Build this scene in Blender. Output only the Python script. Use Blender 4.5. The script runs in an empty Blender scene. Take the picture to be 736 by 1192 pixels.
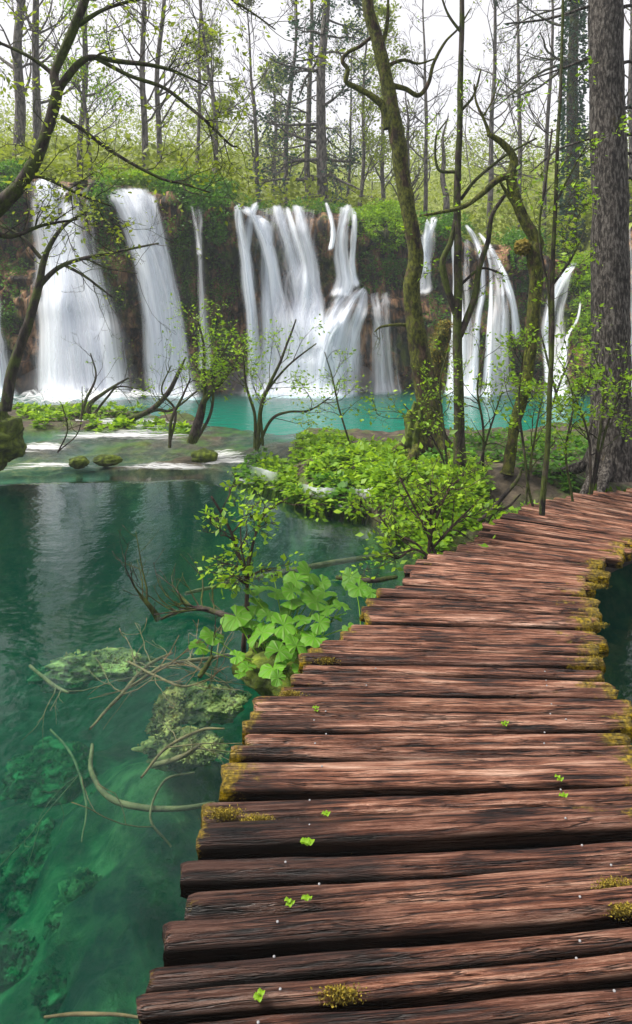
import bpy, math, random
import numpy as np
from mathutils import Vector
R = math.radians
random.seed(7)
RNG = np.random.default_rng(11)
scn = bpy.context.scene
COL = scn.collection
# ---------------------------------------------------------------- camera, world, sun, exposure
F = 800.0; CX = 368.0; YH = 390.0; EYE = 1.95
cam = bpy.data.objects.new('camera', bpy.data.cameras.new('camera'))
COL.objects.link(cam); scn.camera = cam
cam.location = (0, 0, EYE); cam.rotation_euler = (R(90), 0, 0)
cam.data.sensor_fit = 'VERTICAL'; cam.data.sensor_height = 36; cam.data.lens = 36*F/1192
cam.data.shift_y = -(596-YH)/1192
cam.data.clip_end = 3000; cam.data.clip_start = 0.05
SUN_EL, SUN_AZ = 54, -88          # azimuth from +Y (view direction) towards +X
w = bpy.data.worlds.new('World'); scn.world = w; w.use_nodes = True
nt = w.node_tree; nt.nodes.clear()
out = nt.nodes.new('ShaderNodeOutputWorld'); bg = nt.nodes.new('ShaderNodeBackground')
sky = nt.nodes.new('ShaderNodeTexSky'); sky.sky_type = 'NISHITA'; sky.sun_disc = False
sky.sun_elevation = R(SUN_EL); sky.sun_rotation = R(SUN_AZ); sky.dust_density = 3
mx = nt.nodes.new('ShaderNodeMix'); mx.data_type = 'RGBA'
tc = nt.nodes.new('ShaderNodeTexCoord'); nz = nt.nodes.new('ShaderNodeTexNoise')
nz.inputs['Scale'].default_value = 2.2; nz.inputs['Detail'].default_value = 5
mr = nt.nodes.new('ShaderNodeMapRange'); mr.inputs['From Min'].default_value = .3; mr.inputs['From Max'].default_value = .7
mr.inputs['To Min'].default_value = .8; mr.inputs['To Max'].default_value = 1.0
nt.links.new(tc.outputs['Generated'], nz.inputs['Vector']); nt.links.new(nz.outputs['Fac'], mr.inputs['Value'])
nt.links.new(mr.outputs[0], mx.inputs[0]); nt.links.new(sky.outputs[0], mx.inputs[6])
mx.inputs[7].default_value = (10.2, 10.0, 10.4, 1)
nt.links.new(mx.outputs[2], bg.inputs[0]); nt.links.new(bg.outputs[0], out.inputs[0])
bg.inputs['Strength'].default_value = 0.047
sun = bpy.data.objects.new('sun', bpy.data.lights.new('sun', 'SUN')); COL.objects.link(sun)
sun.data.energy = 3.5; sun.data.angle = R(24); sun.data.color = (1, .95, .86)
sun.rotation_euler = (R(90-SUN_EL), 0, R(180-SUN_AZ))
scn.view_settings.view_transform = 'Standard'; scn.view_settings.look = 'None'
scn.view_settings.exposure = 1.3; scn.view_settings.gamma = 1
scn.cycles.use_denoising = True
scn.cycles.max_bounces = 7; scn.cycles.diffuse_bounces = 3; scn.cycles.glossy_bounces = 2
scn.cycles.transmission_bounces = 4; scn.cycles.transparent_max_bounces = 24; scn.cycles.volume_bounces = 0
scn.cycles.caustics_reflective = False; scn.cycles.caustics_refractive = False

# ---------------------------------------------------------------- helpers
def P(x, y, Y): return np.array([(x-CX)*Y/F, Y, EYE-(y-YH)*Y/F])
def G(x, y, z=0.0):
    Y = (EYE-z)*F/(y-YH); return np.array([(x-CX)*Y/F, Y, z])
def _h(ix, iy, iz, s):
    n = (ix*374761393 + iy*668265263 + iz*2147483647 + s*974634777) & 0xFFFFFFFF
    n = ((n ^ (n >> 13))*1274126177) & 0xFFFFFFFF
    n = n ^ (n >> 16)
    return (n & 0xFFFFFF)/float(0xFFFFFF)
def noise(x, y=0., z=0., s=0):
    x, y, z = np.broadcast_arrays(np.asarray(x, float), np.asarray(y, float), np.asarray(z, float))
    fx, fy, fz = np.floor(x), np.floor(y), np.floor(z)
    ix, iy, iz = fx.astype(np.int64), fy.astype(np.int64), fz.astype(np.int64)
    u, v, q = x-fx, y-fy, z-fz
    u = u*u*(3-2*u); v = v*v*(3-2*v); q = q*q*(3-2*q)
    r = 0
    for a in (0, 1):
        for b in (0, 1):
            for c in (0, 1):
                r = r + _h(ix+a, iy+b, iz+c, s)*(u if a else 1-u)*(v if b else 1-v)*(q if c else 1-q)
    return r*2-1
def fbm(x, y=0., z=0., s=0, o=4):
    r = 0; a = 1; t = 0
    for k in range(o):
        r = r + a*noise(np.asarray(x)*2**k, np.asarray(y)*2**k, np.asarray(z)*2**k, s+k*17); t += a; a *= .5
    return r/t
def sst(a, b, x):
    t = np.clip((np.asarray(x, float)-a)/(b-a), 0, 1); return t*t*(3-2*t)

class MB:
    def __init__(s): s.v = []; s.q = []; s.t = []; s.n = 0; s.uv = {}; s.qa = []
    def add(s, v, q=None, t=None):
        v = np.asarray(v, float).reshape(-1, 3)
        if q is not None and len(q): s.q.append(np.asarray(q, np.int64)+s.n)
        if t is not None and len(t): s.t.append(np.asarray(t, np.int64)+s.n)
        s.v.append(v); s.n += len(v); return s
    def grid(s, X, close=False):
        n, m = X.shape[:2]; i = np.arange(n*m).reshape(n, m)
        if close:
            a, b, c, d = i[:-1], np.roll(i, -1, 1)[:-1], np.roll(i, -1, 1)[1:], i[1:]
        else:
            a, b, c, d = i[:-1, :-1], i[:-1, 1:], i[1:, 1:], i[1:, :-1]
        s.add(X.reshape(-1, 3), np.stack([a, b, c, d], -1).reshape(-1, 4)); return s
    def build(s, name, mat, parent=None, origin=None, smooth=True, attrs=None, uv=None):
        v = np.concatenate(s.v) if s.v else np.zeros((0, 3))
        if origin is not None: v = v-np.asarray(origin)
        q = np.concatenate(s.q) if s.q else np.zeros((0, 4), np.int64)
        t = np.concatenate(s.t) if s.t else np.zeros((0, 3), np.int64)
        me = bpy.data.meshes.new(name)
        me.vertices.add(len(v)); me.vertices.foreach_set('co', v.astype(np.float32).ravel())
        loops = np.concatenate([q.ravel(), t.ravel()]).astype(np.int32)
        me.loops.add(len(loops)); me.loops.foreach_set('vertex_index', loops)
        me.polygons.add(len(q)+len(t))
        st = np.concatenate([np.arange(len(q))*4, len(q)*4+np.arange(len(t))*3]).astype(np.int32)
        me.polygons.foreach_set('loop_start', st)
        me.polygons.foreach_set('use_smooth', np.full(len(q)+len(t), smooth))
        if attrs:
            for k, a in attrs.items():
                at = me.attributes.new(k, 'FLOAT', 'POINT'); at.data.foreach_set('value', np.asarray(a, np.float32))
        if uv is not None:
            ul = me.uv_layers.new(name='UVMap'); ul.data.foreach_set('uv', np.asarray(uv, np.float32)[loops].ravel())
        me.update(); me.validate()
        me.materials.append(mat)
        o = bpy.data.objects.new(name, me); COL.objects.link(o)
        if parent is not None: o.parent = parent
        elif origin is not None: o.location = origin
        return o
def tag(o, label, cat, group=None):
    o['label'] = label; o['category'] = cat
    if group: o['group'] = group
    return o
def thing(name, label, cat, loc, group=None):
    o = bpy.data.objects.new(name, None); o.empty_display_size = .2; COL.objects.link(o)
    o.location = tuple(float(c) for c in loc); return tag(o, label, cat, group)
def struct(o, k='structure'): o['kind'] = k; return o

def tube(mb, path, rad, n=6, rough=0., rs=0, rf=3.):
    path = np.asarray(path, float); rad = np.asarray(rad, float)
    N = len(path)
    t = np.gradient(path, axis=0); t /= np.linalg.norm(t, axis=1)[:, None]+1e-9
    ref = np.array([0.31, .17, .94]) if abs(t[0, 2]) < .8 else np.array([.95, .2, .1])
    u = np.cross(t, ref); u /= np.linalg.norm(u, axis=1)[:, None]+1e-9
    for i in range(1, N):                                  # keep frames from flipping
        a = u[i-1]-t[i]*np.dot(u[i-1], t[i]); l = np.linalg.norm(a)
        if l > 1e-6: u[i] = a/l
    v = np.cross(t, u)
    ang = np.arange(n)*2*math.pi/n
    c, s_ = np.cos(ang)[None, :, None], np.sin(ang)[None, :, None]
    rr = rad[:, None]*np.ones((1, n))
    if rough:
        l = np.concatenate([[0], np.cumsum(np.linalg.norm(np.diff(path, axis=0), axis=1))])
        rr = rr*(1+rough*fbm(np.cos(ang)[None, :]*1.5+rs, np.sin(ang)[None, :]*1.5, l[:, None]*rf, rs, 3))
    X = path[:, None, :]+rr[..., None]*(c*u[:, None, :]+s_*v[:, None, :])
    mb.grid(X, close=True)
    b = mb.n
    mb.add(path[-1:]+t[-1:]*rad[-1]*.6, t=np.array([[-n+i, -n+(i+1) % n, 0] for i in range(n)]))
    return mb
def spline(pts, n):
    p = np.asarray(pts, float); k = len(p)
    if k == 2: return p[0]+(p[1]-p[0])*np.linspace(0, 1, n)[:, None]
    q = np.vstack([2*p[0]-p[1], p, 2*p[-1]-p[-2]])
    s = np.linspace(0, k-1, n); i = np.minimum(s.astype(int), k-2); f = (s-i)[:, None]
    a, b, c, d = q[i], q[i+1], q[i+2], q[i+3]
    return .5*((2*b)+(c-a)*f+(2*a-5*b+4*c-d)*f**2+(3*b-a-3*c+d)*f**3)
def unit(v): v = np.asarray(v, float); return v/(np.linalg.norm(v)+1e-9)
def wander(p, d, L, r, rng, seg=6, jit=.25, up=.1, grav=0.):
    d = unit(d); pts = [np.array(p, float)]
    for i in range(seg):
        d = unit(d+rng.normal(0, jit, 3)+np.array([0, 0, up-grav]))
        pts.append(pts[-1]+d*L/seg)
    return np.array(pts), np.linspace(r, max(r*.3, .0015), seg+1)
def grow(mb, tips, p, d, L, r, lvl, rng, kids=(4, 7), ang=(30, 60), jit=.16, up=.08, ratio=.55, n=5, rmin=.002, start=.25):
    seg = 7 if lvl > 1 else 5
    pts, rad = wander(p, d, L, r, rng, seg, jit, up)
    rad = np.maximum(rad, rmin)
    tube(mb, pts, rad, n if lvl > 1 else max(3, n-2))
    if lvl <= 1:
        for k in range(2, seg+1): tips.append((pts[k], unit(pts[k]-pts[k-1])))
    if lvl <= 0: return pts
    for j in range(rng.integers(kids[0], kids[1]+1)):
        f = rng.uniform(start, 1.0)*seg; i = min(int(f), seg-1); q = pts[i]+(pts[i+1]-pts[i])*(f-i)
        t = unit(pts[i+1]-pts[i]); s = unit(np.cross(t, rng.normal(0, 1, 3)))
        a = R(rng.uniform(*ang)); dd = t*math.cos(a)+s*math.sin(a)
        fr = 1-.55*f/seg
        grow(mb, tips, q, dd, L*ratio*fr*rng.uniform(.7, 1.25), rad[i]*.6, lvl-1, rng, kids, ang, jit*1.15, up, ratio, n, rmin, start)
    return pts
def leaves(mb, c, size, rng, up=.6, asp=.55, fold=.25, dirs=None, droop=0.):
    """pointed leaf blades, each two folded halves"""
    c = np.asarray(c, float); N = len(c)
    if not N: return mb
    d = rng.normal(0, 1, (N, 3)) if dirs is None else np.asarray(dirs)+rng.normal(0, .45, (N, 3))
    d[:, 2] = d[:, 2]*.5-droop; d /= np.linalg.norm(d, axis=1)[:, None]+1e-9
    nrm = rng.normal(0, 1, (N, 3))*(1-up); nrm[:, 2] += up
    s = np.cross(d, nrm); s /= np.linalg.norm(s, axis=1)[:, None]+1e-9
    nn = np.cross(s, d)
    L = (size*rng.uniform(.35, 1.35, N))[:, None]; W = L*asp*.5
    b = c; m = c+d*L*.45-nn*L*fold*.25; tip = c+d*L-nn*L*.12
    l = c+d*L*.42+s*W; r = c+d*L*.42-s*W
    V = np.stack([b, l, m, r, tip], 1).reshape(-1, 3)
    i = np.arange(N)[:, None]*5
    T = np.concatenate([i+np.array([[0, 2, 1]]), i+np.array([[1, 2, 4]]), i+np.array([[0, 3, 2]]), i+np.array([[2, 3, 4]])])
    mb.add(V, t=T); return mb
def scatter(tips, n, spread, rng):
    tp = np.array([t[0] for t in tips]); td = np.array([t[1] for t in tips])
    i = rng.integers(0, len(tp), n)
    return tp[i]+rng.normal(0, spread, (n, 3)), td[i]

# ---------------------------------------------------------------- materials
class NT:
    def __init__(s, name):
        s.m = bpy.data.materials.new(name); s.m.use_nodes = True; s.t = s.m.node_tree; s.t.nodes.clear()
        s.out = s.t.nodes.new('ShaderNodeOutputMaterial')
    def n(s, typ, **k):
        x = s.t.nodes.new('ShaderNode'+typ)
        for a, b in k.items(): setattr(x, a, b)
        return x
    def l(s, a, b): s.t.links.new(a, b)
    def val(s, inp, v):
        if isinstance(v, bpy.types.NodeSocket): s.l(v, inp)
        elif v is not None: inp.default_value = v
    def coord(s, kind='Object', scale=(1, 1, 1), rand=0.):
        c = s.n('TexCoord').outputs[kind]
        mp = s.n('Mapping'); mp.inputs['Scale'].default_value = scale; s.l(c, mp.inputs['Vector'])
        if rand:
            oi = s.n('ObjectInfo'); mu = s.n('Math', operation='MULTIPLY'); s.l(oi.outputs['Random'], mu.inputs[0]); mu.inputs[1].default_value = rand
            cb = s.n('CombineXYZ')
            for k in range(3): s.l(mu.outputs[0], cb.inputs[k])
            s.l(cb.outputs[0], mp.inputs['Location'])
        return mp.outputs[0]
    def noise(s, vec, scale=5, detail=4, rough=.55, dist=0.):
        x = s.n('TexNoise'); s.l(vec, x.inputs['Vector'])
        x.inputs['Scale'].default_value = scale; x.inputs['Detail'].default_value = detail
        x.inputs['Roughness'].default_value = rough; x.inputs['Distortion'].default_value = dist
        return x.outputs['Fac']
    def ramp(s, fac, stops, interp='LINEAR'):
        x = s.n('ValToRGB'); s.l(fac, x.inputs[0]); cr = x.color_ramp; cr.interpolation = interp
        while len(cr.elements) < len(stops): cr.elements.new(.5)
        for e, (p, c) in zip(cr.elements, stops):
            e.position = p; e.color = (c, c, c, 1) if isinstance(c, (int, float)) else (*c, 1)
        return x.outputs[0]
    def mix(s, fac, a, b, blend='MIX'):
        x = s.n('Mix', data_type='RGBA', blend_type=blend); s.val(x.inputs[0], fac)
        for i, q in ((6, a), (7, b)):
            if isinstance(q, tuple) and len(q) == 3: q = (*q, 1)
            s.val(x.inputs[i], q)
        return x.outputs[2]
    def math(s, op, a, b=None, clamp=False):
        x = s.n('Math', operation=op, use_clamp=clamp); s.val(x.inputs[0], a)
        if b is not None: s.val(x.inputs[1], b)
        return x.outputs[0]
    def bump(s, h, strength=.5, dist=.02):
        x = s.n('Bump'); x.inputs['Strength'].default_value = strength; x.inputs['Distance'].default_value = dist
        s.l(h, x.inputs['Height']); return x.outputs[0]
    def pbr(s, col, rough=.7, normal=None, spec=.4):
        x = s.n('BsdfPrincipled'); s.val(x.inputs['Base Color'], col if not isinstance(col, tuple) else (*col, 1))
        s.val(x.inputs['Roughness'], rough); x.inputs['Specular IOR Level'].default_value = spec
        if normal is not None: s.l(normal, x.inputs['Normal'])
        return x.outputs[0]
    def done(s, surf=None, vol=None):
        if surf is not None: s.l(surf, s.out.inputs['Surface'])
        if vol is not None: s.l(vol, s.out.inputs['Volume'])
        return s.m

def leaf_mat(name, dark, mid, light, trans=.45, rough=.5):
    a = NT(name); g = a.n('NewGeometry')
    c = a.ramp(g.outputs['Random Per Island'], [(0, dark), (.5, mid), (1, light)])
    big = a.noise(a.coord('Object', (1, 1, 1)), 2.2, 2)
    c = a.mix(a.ramp(big, [(.38, 0.), (.62, .55)]), c, dark)
    d = a.pbr(c, rough, spec=.35)
    t = a.n('BsdfTranslucent'); a.l(a.mix(.5, c, light), t.inputs[0])
    ms = a.n('MixShader'); ms.inputs[0].default_value = trans; a.l(d, ms.inputs[1]); a.l(t.outputs[0], ms.inputs[2])
    return a.done(ms.outputs[0])
M = {}
M['leaf_bright'] = leaf_mat('spring_leaf', (.07, .17, .004), (.20, .38, .008), (.37, .56, .02))
M['leaf_yellow'] = leaf_mat('yellow_green_leaf', (.09, .14, .008), (.22, .31, .015), (.38, .46, .04))
M['leaf_mid'] = leaf_mat('mid_green_leaf', (.025, .09, .006), (.07, .21, .010), (.15, .34, .02))
M['leaf_dark'] = leaf_mat('dark_ivy_leaf', (.008, .035, .02), (.02, .07, .035), (.04, .12, .05), .25)
M['leaf_dull'] = leaf_mat('dull_leaf', (.05, .07, .02), (.10, .13, .03), (.17, .19, .05))
M['leaf_far'] = leaf_mat('far_spring_leaf', (.12, .17, .012), (.22, .28, .018), (.32, .38, .03))
M['moss_gold'] = leaf_mat('golden_moss', (.10, .08, .01), (.24, .18, .012), (.38, .27, .02), .15, .8)

def bark(name, cols, moss=None, mossamt=.5, scale=6., zs=.35, bstr=.8, mcol2=None):
    a = NT(name); v = a.coord('Object', (1, 1, zs), 20.); f = a.noise(v, scale*2.2, 8, .65, .3)
    c = a.ramp(f, [(.40, cols[0]), (.50, cols[1]), (.60, cols[2])])
    h = a.noise(v, scale*4, 6, .7)
    if moss:
        mv = a.coord('Object', (1, 1, .6), 9.)
        m = a.ramp(a.noise(mv, 5., 8, .72), [(.5-mossamt*.25-.0, 0.), (.57-mossamt*.25, 1.)])
        mc = a.ramp(a.noise(mv, 30, 6, .7), [(.42, moss), (.6, mcol2 or tuple(x*2. for x in moss))])
        c = a.mix(m, c, mc)
    return a.done(a.pbr(c, .85, a.bump(a.math('ADD', f, h), bstr, .03), .25))
M['bark_dark'] = bark('dark_wet_bark', [(.008, .006, .005), (.028, .02, .016), (.07, .055, .045)], (.03, .04, .006), .15)
M['bark_moss'] = bark('mossy_bark', [(.010, .006, .004), (.035, .02, .012), (.10, .065, .04)], (.02, .024, .003), .35, mcol2=(.10, .11, .010))
M['bark_grey'] = bark('grey_spruce_bark', [(.012, .010, .009), (.055, .046, .040), (.16, .145, .13)], (.04, .03, .012), -.5, 20., .3, 1.)
M['bark_pale'] = bark('pale_far_bark', [(.03, .026, .024), (.09, .08, .072), (.17, .15, .135)], None)
M['twig'] = bark('twig_bark', [(.02, .012, .01), (.05, .03, .022), (.10, .065, .05)], None)

def mk_wood():
    a = NT('weathered_plank_wood')
    v = a.coord('Object', (1.7, 11, 11), 60.)
    g1 = a.noise(v, 1.6, 9, .62, .35)
    v2 = a.coord('Object', (1.3, 60, 40), 31.)
    g2 = a.noise(v2, 1.7, 6, .7, .15)
    v3 = a.coord('Object', (1.2, 2.2, 2.2), 80.)
    g3 = a.noise(v3, 1.3, 5, .6)
    f = a.math('ADD', a.math('MULTIPLY', g1, .45), a.math('MULTIPLY', g2, .55))
    c = a.ramp(f, [(.395, (.006, .003, .002)), (.445, (.075, .026, .015)), (.49, (.23, .09, .048)), (.55, (.48, .255, .17)), (.63, (.78, .53, .40))])
    oi = a.n('ObjectInfo')
    tint = a.ramp(oi.outputs['Random'], [(0, (.55, .45, .42)), (.4, (.95, .85, .8)), (.75, (1., .95, .95)), (1, (.75, .6, .5))])
    c = a.mix(1., c, tint, 'MULTIPLY')
    end = a.n('Attribute', attribute_name='end').outputs['Fac']       # 1 near an end, 0 inside
    wet = a.n('Attribute', attribute_name='wet').outputs['Fac']
    dk = a.math('MULTIPLY', a.ramp(a.math('ADD', g3, a.math('MULTIPLY', wet, .42)), [(.67, 0.), (.84, 1.)]), .9)
    cr = a.noise(a.coord('Object', (.9, 24, 16), 17.), 1.5, 4, .55)
    ck = a.ramp(a.math('ABSOLUTE', a.math('SUBTRACT', cr, .5)), [(.0, 0.), (.022, 1.)])
    c = a.mix(ck, a.mix(1., c, (.10, .08, .08), 'MULTIPLY'), c)
    c = a.mix(dk, c, a.mix(1., c, (.20, .17, .17), 'MULTIPLY'))
    gap_shade = a.n('Attribute', attribute_name='side').outputs['Fac']      # shade of the gaps, painted near-black onto the plank sides
    c = a.mix(a.math('MULTIPLY', gap_shade, .93), c, (.006, .0045, .003))
    mo = a.math('ADD', a.math('MULTIPLY', end, .33), a.noise(a.coord('Object', (2, 4, 3), 44.), 2.2, 7, .75))
    mf = a.ramp(mo, [(.70, 0.), (.80, 1.)])
    mc = a.ramp(a.noise(a.coord('Object'), 60, 3), [(.3, (.05, .04, .004)), (.5, (.22, .15, .008)), (.7, (.50, .34, .015))])
    c = a.mix(mf, c, mc)
    hgt = a.math('ADD', a.math('ADD', a.math('MULTIPLY', g2, .7), a.math('MULTIPLY', g1, .8)), a.math('MULTIPLY', ck, .35))
    ro = a.ramp(g3, [(.35, .38), (.65, .6)])
    sh = a.pbr(c, ro, a.bump(hgt, 1., .06), .4)
    a.l(a.math('MULTIPLY', a.math('SUBTRACT', 1., gap_shade), .42), sh.node.inputs['Specular IOR Level'])
    return a.done(sh)
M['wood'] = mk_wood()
def mk_simple(name, stops, scale=8, rough=.8, bstr=.5, bd=.02, kind='Object', spec=.3, sc=(1, 1, 1)):
    a = NT(name); f = a.noise(a.coord(kind, sc), scale, 7, .62, .2)
    return a.done(a.pbr(a.ramp(f, stops), rough, a.bump(f, bstr, bd), spec))
M['beam'] = mk_simple('dark_beam_wood', [(.3, (.012, .008, .006)), (.7, (.05, .032, .022))], 10)
M['nail'] = mk_simple('zinc_nail', [(.3, (.12, .12, .12)), (.7, (.4, .4, .42))], 60, .4)
M['driftwood'] = mk_simple('sunken_wood', [(.3, (.05, .032, .014)), (.7, (.24, .15, .07))], 12)
M['weed'] = mk_simple('sunken_silt_weed', [(.36, (.02, .016, .005)), (.5, (.24, .13, .045)), (.66, (.85, .42, .14))], 8, .95, 1., .04)
M['weed_deep'] = mk_simple('deep_sunken_weed', [(.38, (.012, .014, .004)), (.5, (.08, .075, .025)), (.62, (.25, .20, .08))], 9, .95, 1., .04)
M['mossrock'] = mk_simple('moss_covered_rock', [(.32, (.015, .02, .006)), (.5, (.06, .085, .008)), (.7, (.15, .2, .015))], 9, .95, 1., .05)

def mk_ground():
    a = NT('ground'); v = a.coord('Object')
    f = a.noise(v, 1.4, 8, .62, .4); f2 = a.noise(v, 7., 6, .65)
    sep = a.n('SeparateXYZ'); a.l(v, sep.inputs[0])
    dry = a.ramp(f2, [(.3, (.014, .011, .007)), (.5, (.045, .034, .022)), (.7, (.11, .085, .058))])
    grn = a.ramp(f2, [(.3, (.02, .035, .006)), (.7, (.075, .11, .014))])
    land = a.mix(a.ramp(f, [(.48, 0.), (.58, 1.)]), dry, grn)
    bed = a.ramp(a.math('ADD', a.math('MULTIPLY', f, .6), a.math('MULTIPLY', f2, .4)),
                 [(.42, (.003, .007, .003)), (.50, (.035, .04, .013)), (.62, (.17, .13, .05))])
    deep = a.ramp(f2, [(.38, (.015, .03, .022)), (.64, (.15, .20, .16))])
    mz = a.n('MapRange'); a.l(sep.outputs[2], mz.inputs[0]); mz.inputs[1].default_value = -1.9; mz.inputs[2].default_value = -1.15
    bed = a.mix(mz.outputs[0], deep, bed)
    my = a.n('MapRange'); a.l(sep.outputs[2], my.inputs[0]); my.inputs[1].default_value = -.06; my.inputs[2].default_value = .12
    c = a.mix(my.outputs[0], bed, land)
    return a.done(a.pbr(c, .8, a.bump(a.math('ADD', f, f2), .8, .06), .3))
M['ground'] = mk_ground()

def mk_cliff():
    a = NT('tufa_cliff'); v = a.coord('Object', (1, 1, .8)); vs = a.coord('Object', (2.2, 1, .6))
    f = a.noise(v, 1.1, 8, .62, .5); f2 = a.noise(vs, 2.6, 7, .65, .3); f3 = a.noise(a.coord('Object'), .55, 4, .5)
    rock = a.ramp(f2, [(.36, (.006, .005, .004)), (.46, (.05, .03, .015)), (.55, (.20, .10, .042)), (.66, (.38, .23, .12))])
    moss = a.ramp(f2, [(.36, (.005, .009, .003)), (.5, (.025, .045, .006)), (.66, (.10, .13, .012))])
    c = a.mix(a.ramp(a.math('ADD', a.math('MULTIPLY', f, .6), a.math('MULTIPLY', f3, .4)), [(.49, 0.), (.57, 1.)]), rock, moss)
    return a.done(a.pbr(c, .75, a.bump(a.math('ADD', f, f2), 1., .15), .4))
M['cliff'] = mk_cliff()
M['hill'] = mk_simple('leaf_litter_hill', [(.3, (.07, .07, .015)), (.5, (.15, .18, .03)), (.7, (.22, .28, .04))], 1.2, .95, .6, .2)

def mk_water(name, sig, den=1., bstr=.25, sc=(3., 3., 1), rough=.06, tint=(.93, 1., .98), scat=None, pw=5.):
    a = NT(name); v = a.coord('Object', sc)
    h = a.math('ADD', a.noise(v, 1.2, 3, .5), a.math('MULTIPLY', a.noise(v, 5., 3, .5), .25))
    nb = a.bump(h, bstr, .05)
    gl = a.n('BsdfGlossy'); gl.inputs['Roughness'].default_value = rough; a.l(nb, gl.inputs['Normal'])
    tr = a.n('BsdfTransparent'); tr.inputs[0].default_value = (*tint, 1)
    lw = a.n('LayerWeight'); lw.inputs['Blend'].default_value = .5; a.l(nb, lw.inputs['Normal'])
    fr = a.math('ADD', .02, a.math('MULTIPLY', a.math('POWER', lw.outputs['Facing'], pw), .98))
    ms = a.n('MixShader'); a.l(fr, ms.inputs[0]); a.l(tr.outputs[0], ms.inputs[1]); a.l(gl.outputs[0], ms.inputs[2])
    va = a.n('VolumeAbsorption'); va.inputs['Density'].default_value = den
    va.inputs['Color'].default_value = tuple(1-x for x in sig)+(1,)
    vol = va.outputs[0]
    if scat:
        vs = a.n('VolumeScatter'); vs.inputs['Color'].default_value = (*scat[0], 1); vs.inputs['Density'].default_value = scat[1]
        ad = a.n('AddShader'); a.l(vol, ad.inputs[0]); a.l(vs.outputs[0], ad.inputs[1]); vol = ad.outputs[0]
    return a.done(ms.outputs[0], vol)
M['water_near'] = mk_water('emerald_water', (.97, .23, .31), 1.3, .16, scat=((.03, .70, .52), .048))
M['water_far'] = mk_water('turquoise_water', (.95, .16, .26), .9, .5, rough=.16, scat=((.02, .40, .30), .5), pw=8.)

def mk_fall(name, lo, hi, freq=14., col=(.86, .90, .97), dens=1.):
    a = NT(name)
    uv = a.n('UVMap').outputs[0]; sep = a.n('SeparateXYZ'); a.l(uv, sep.inputs[0])
    mp = a.n('Mapping'); a.l(uv, mp.inputs[0]); mp.inputs['Scale'].default_value = (freq, .28, 1)
    oi = a.n('ObjectInfo'); cb = a.n('CombineXYZ'); a.l(a.math('MULTIPLY', oi.outputs['Random'], 50.), cb.inputs[0]); a.l(cb.outputs[0], mp.inputs['Location'])
    f = a.noise(mp.outputs[0], 1., 5, .6, .2)
    mp2 = a.n('Mapping'); a.l(uv, mp2.inputs[0]); mp2.inputs['Scale'].default_value = (freq*.28, .18, 1); a.l(cb.outputs[0], mp2.inputs['Location'])
    f2 = a.noise(mp2.outputs[0], 1., 3, .5)
    fr = a.math('FRACT', sep.outputs[0])
    e = a.n('Attribute', attribute_name='edge').outputs['Fac']
    s = a.math('ADD', a.math('MULTIPLY', f, .6), a.math('MULTIPLY', f2, .4))
    s = a.math('ADD', s, a.math('MULTIPLY', a.math('SUBTRACT', e, 1.), .30)); s = a.math('ADD', s, a.math('MULTIPLY', a.n('Attribute', attribute_name='low').outputs['Fac'], .12))
    al = a.math('MULTIPLY', a.math('MULTIPLY', a.ramp(s, [(lo, 0.), (hi, 1.)], 'EASE'), dens), a.ramp(e, [(0., 0.), (.75, 1.)], 'EASE'))
    c = a.ramp(f, [(.35, tuple(x*.90 for x in col[:2])+(col[2]*.95,)), (.6, col)])
    d = a.n('BsdfDiffuse'); a.l(c, d.inputs[0]); t = a.n('BsdfTranslucent'); a.l(c, t.inputs[0])
    m1 = a.n('MixShader'); m1.inputs[0].default_value = .5; a.l(d.outputs[0], m1.inputs[1]); a.l(t.outputs[0], m1.inputs[2])
    tr = a.n('BsdfTransparent'); m2 = a.n('MixShader'); a.l(al, m2.inputs[0]); a.l(tr.outputs[0], m2.inputs[1]); a.l(m1.outputs[0], m2.inputs[2])
    return a.done(m2.outputs[0])
M['fall'] = mk_fall('silky_falling_water', .25, .66, 7, (.92, .96, 1.))
M['fall_thin'] = mk_fall('thin_water_veil', .40, .74, 9, (.95, .97, 1.), dens=.75)
M['foam'] = mk_fall('white_foam_streaks', .36, .60, 14, (.97, .98, 1.))

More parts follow.
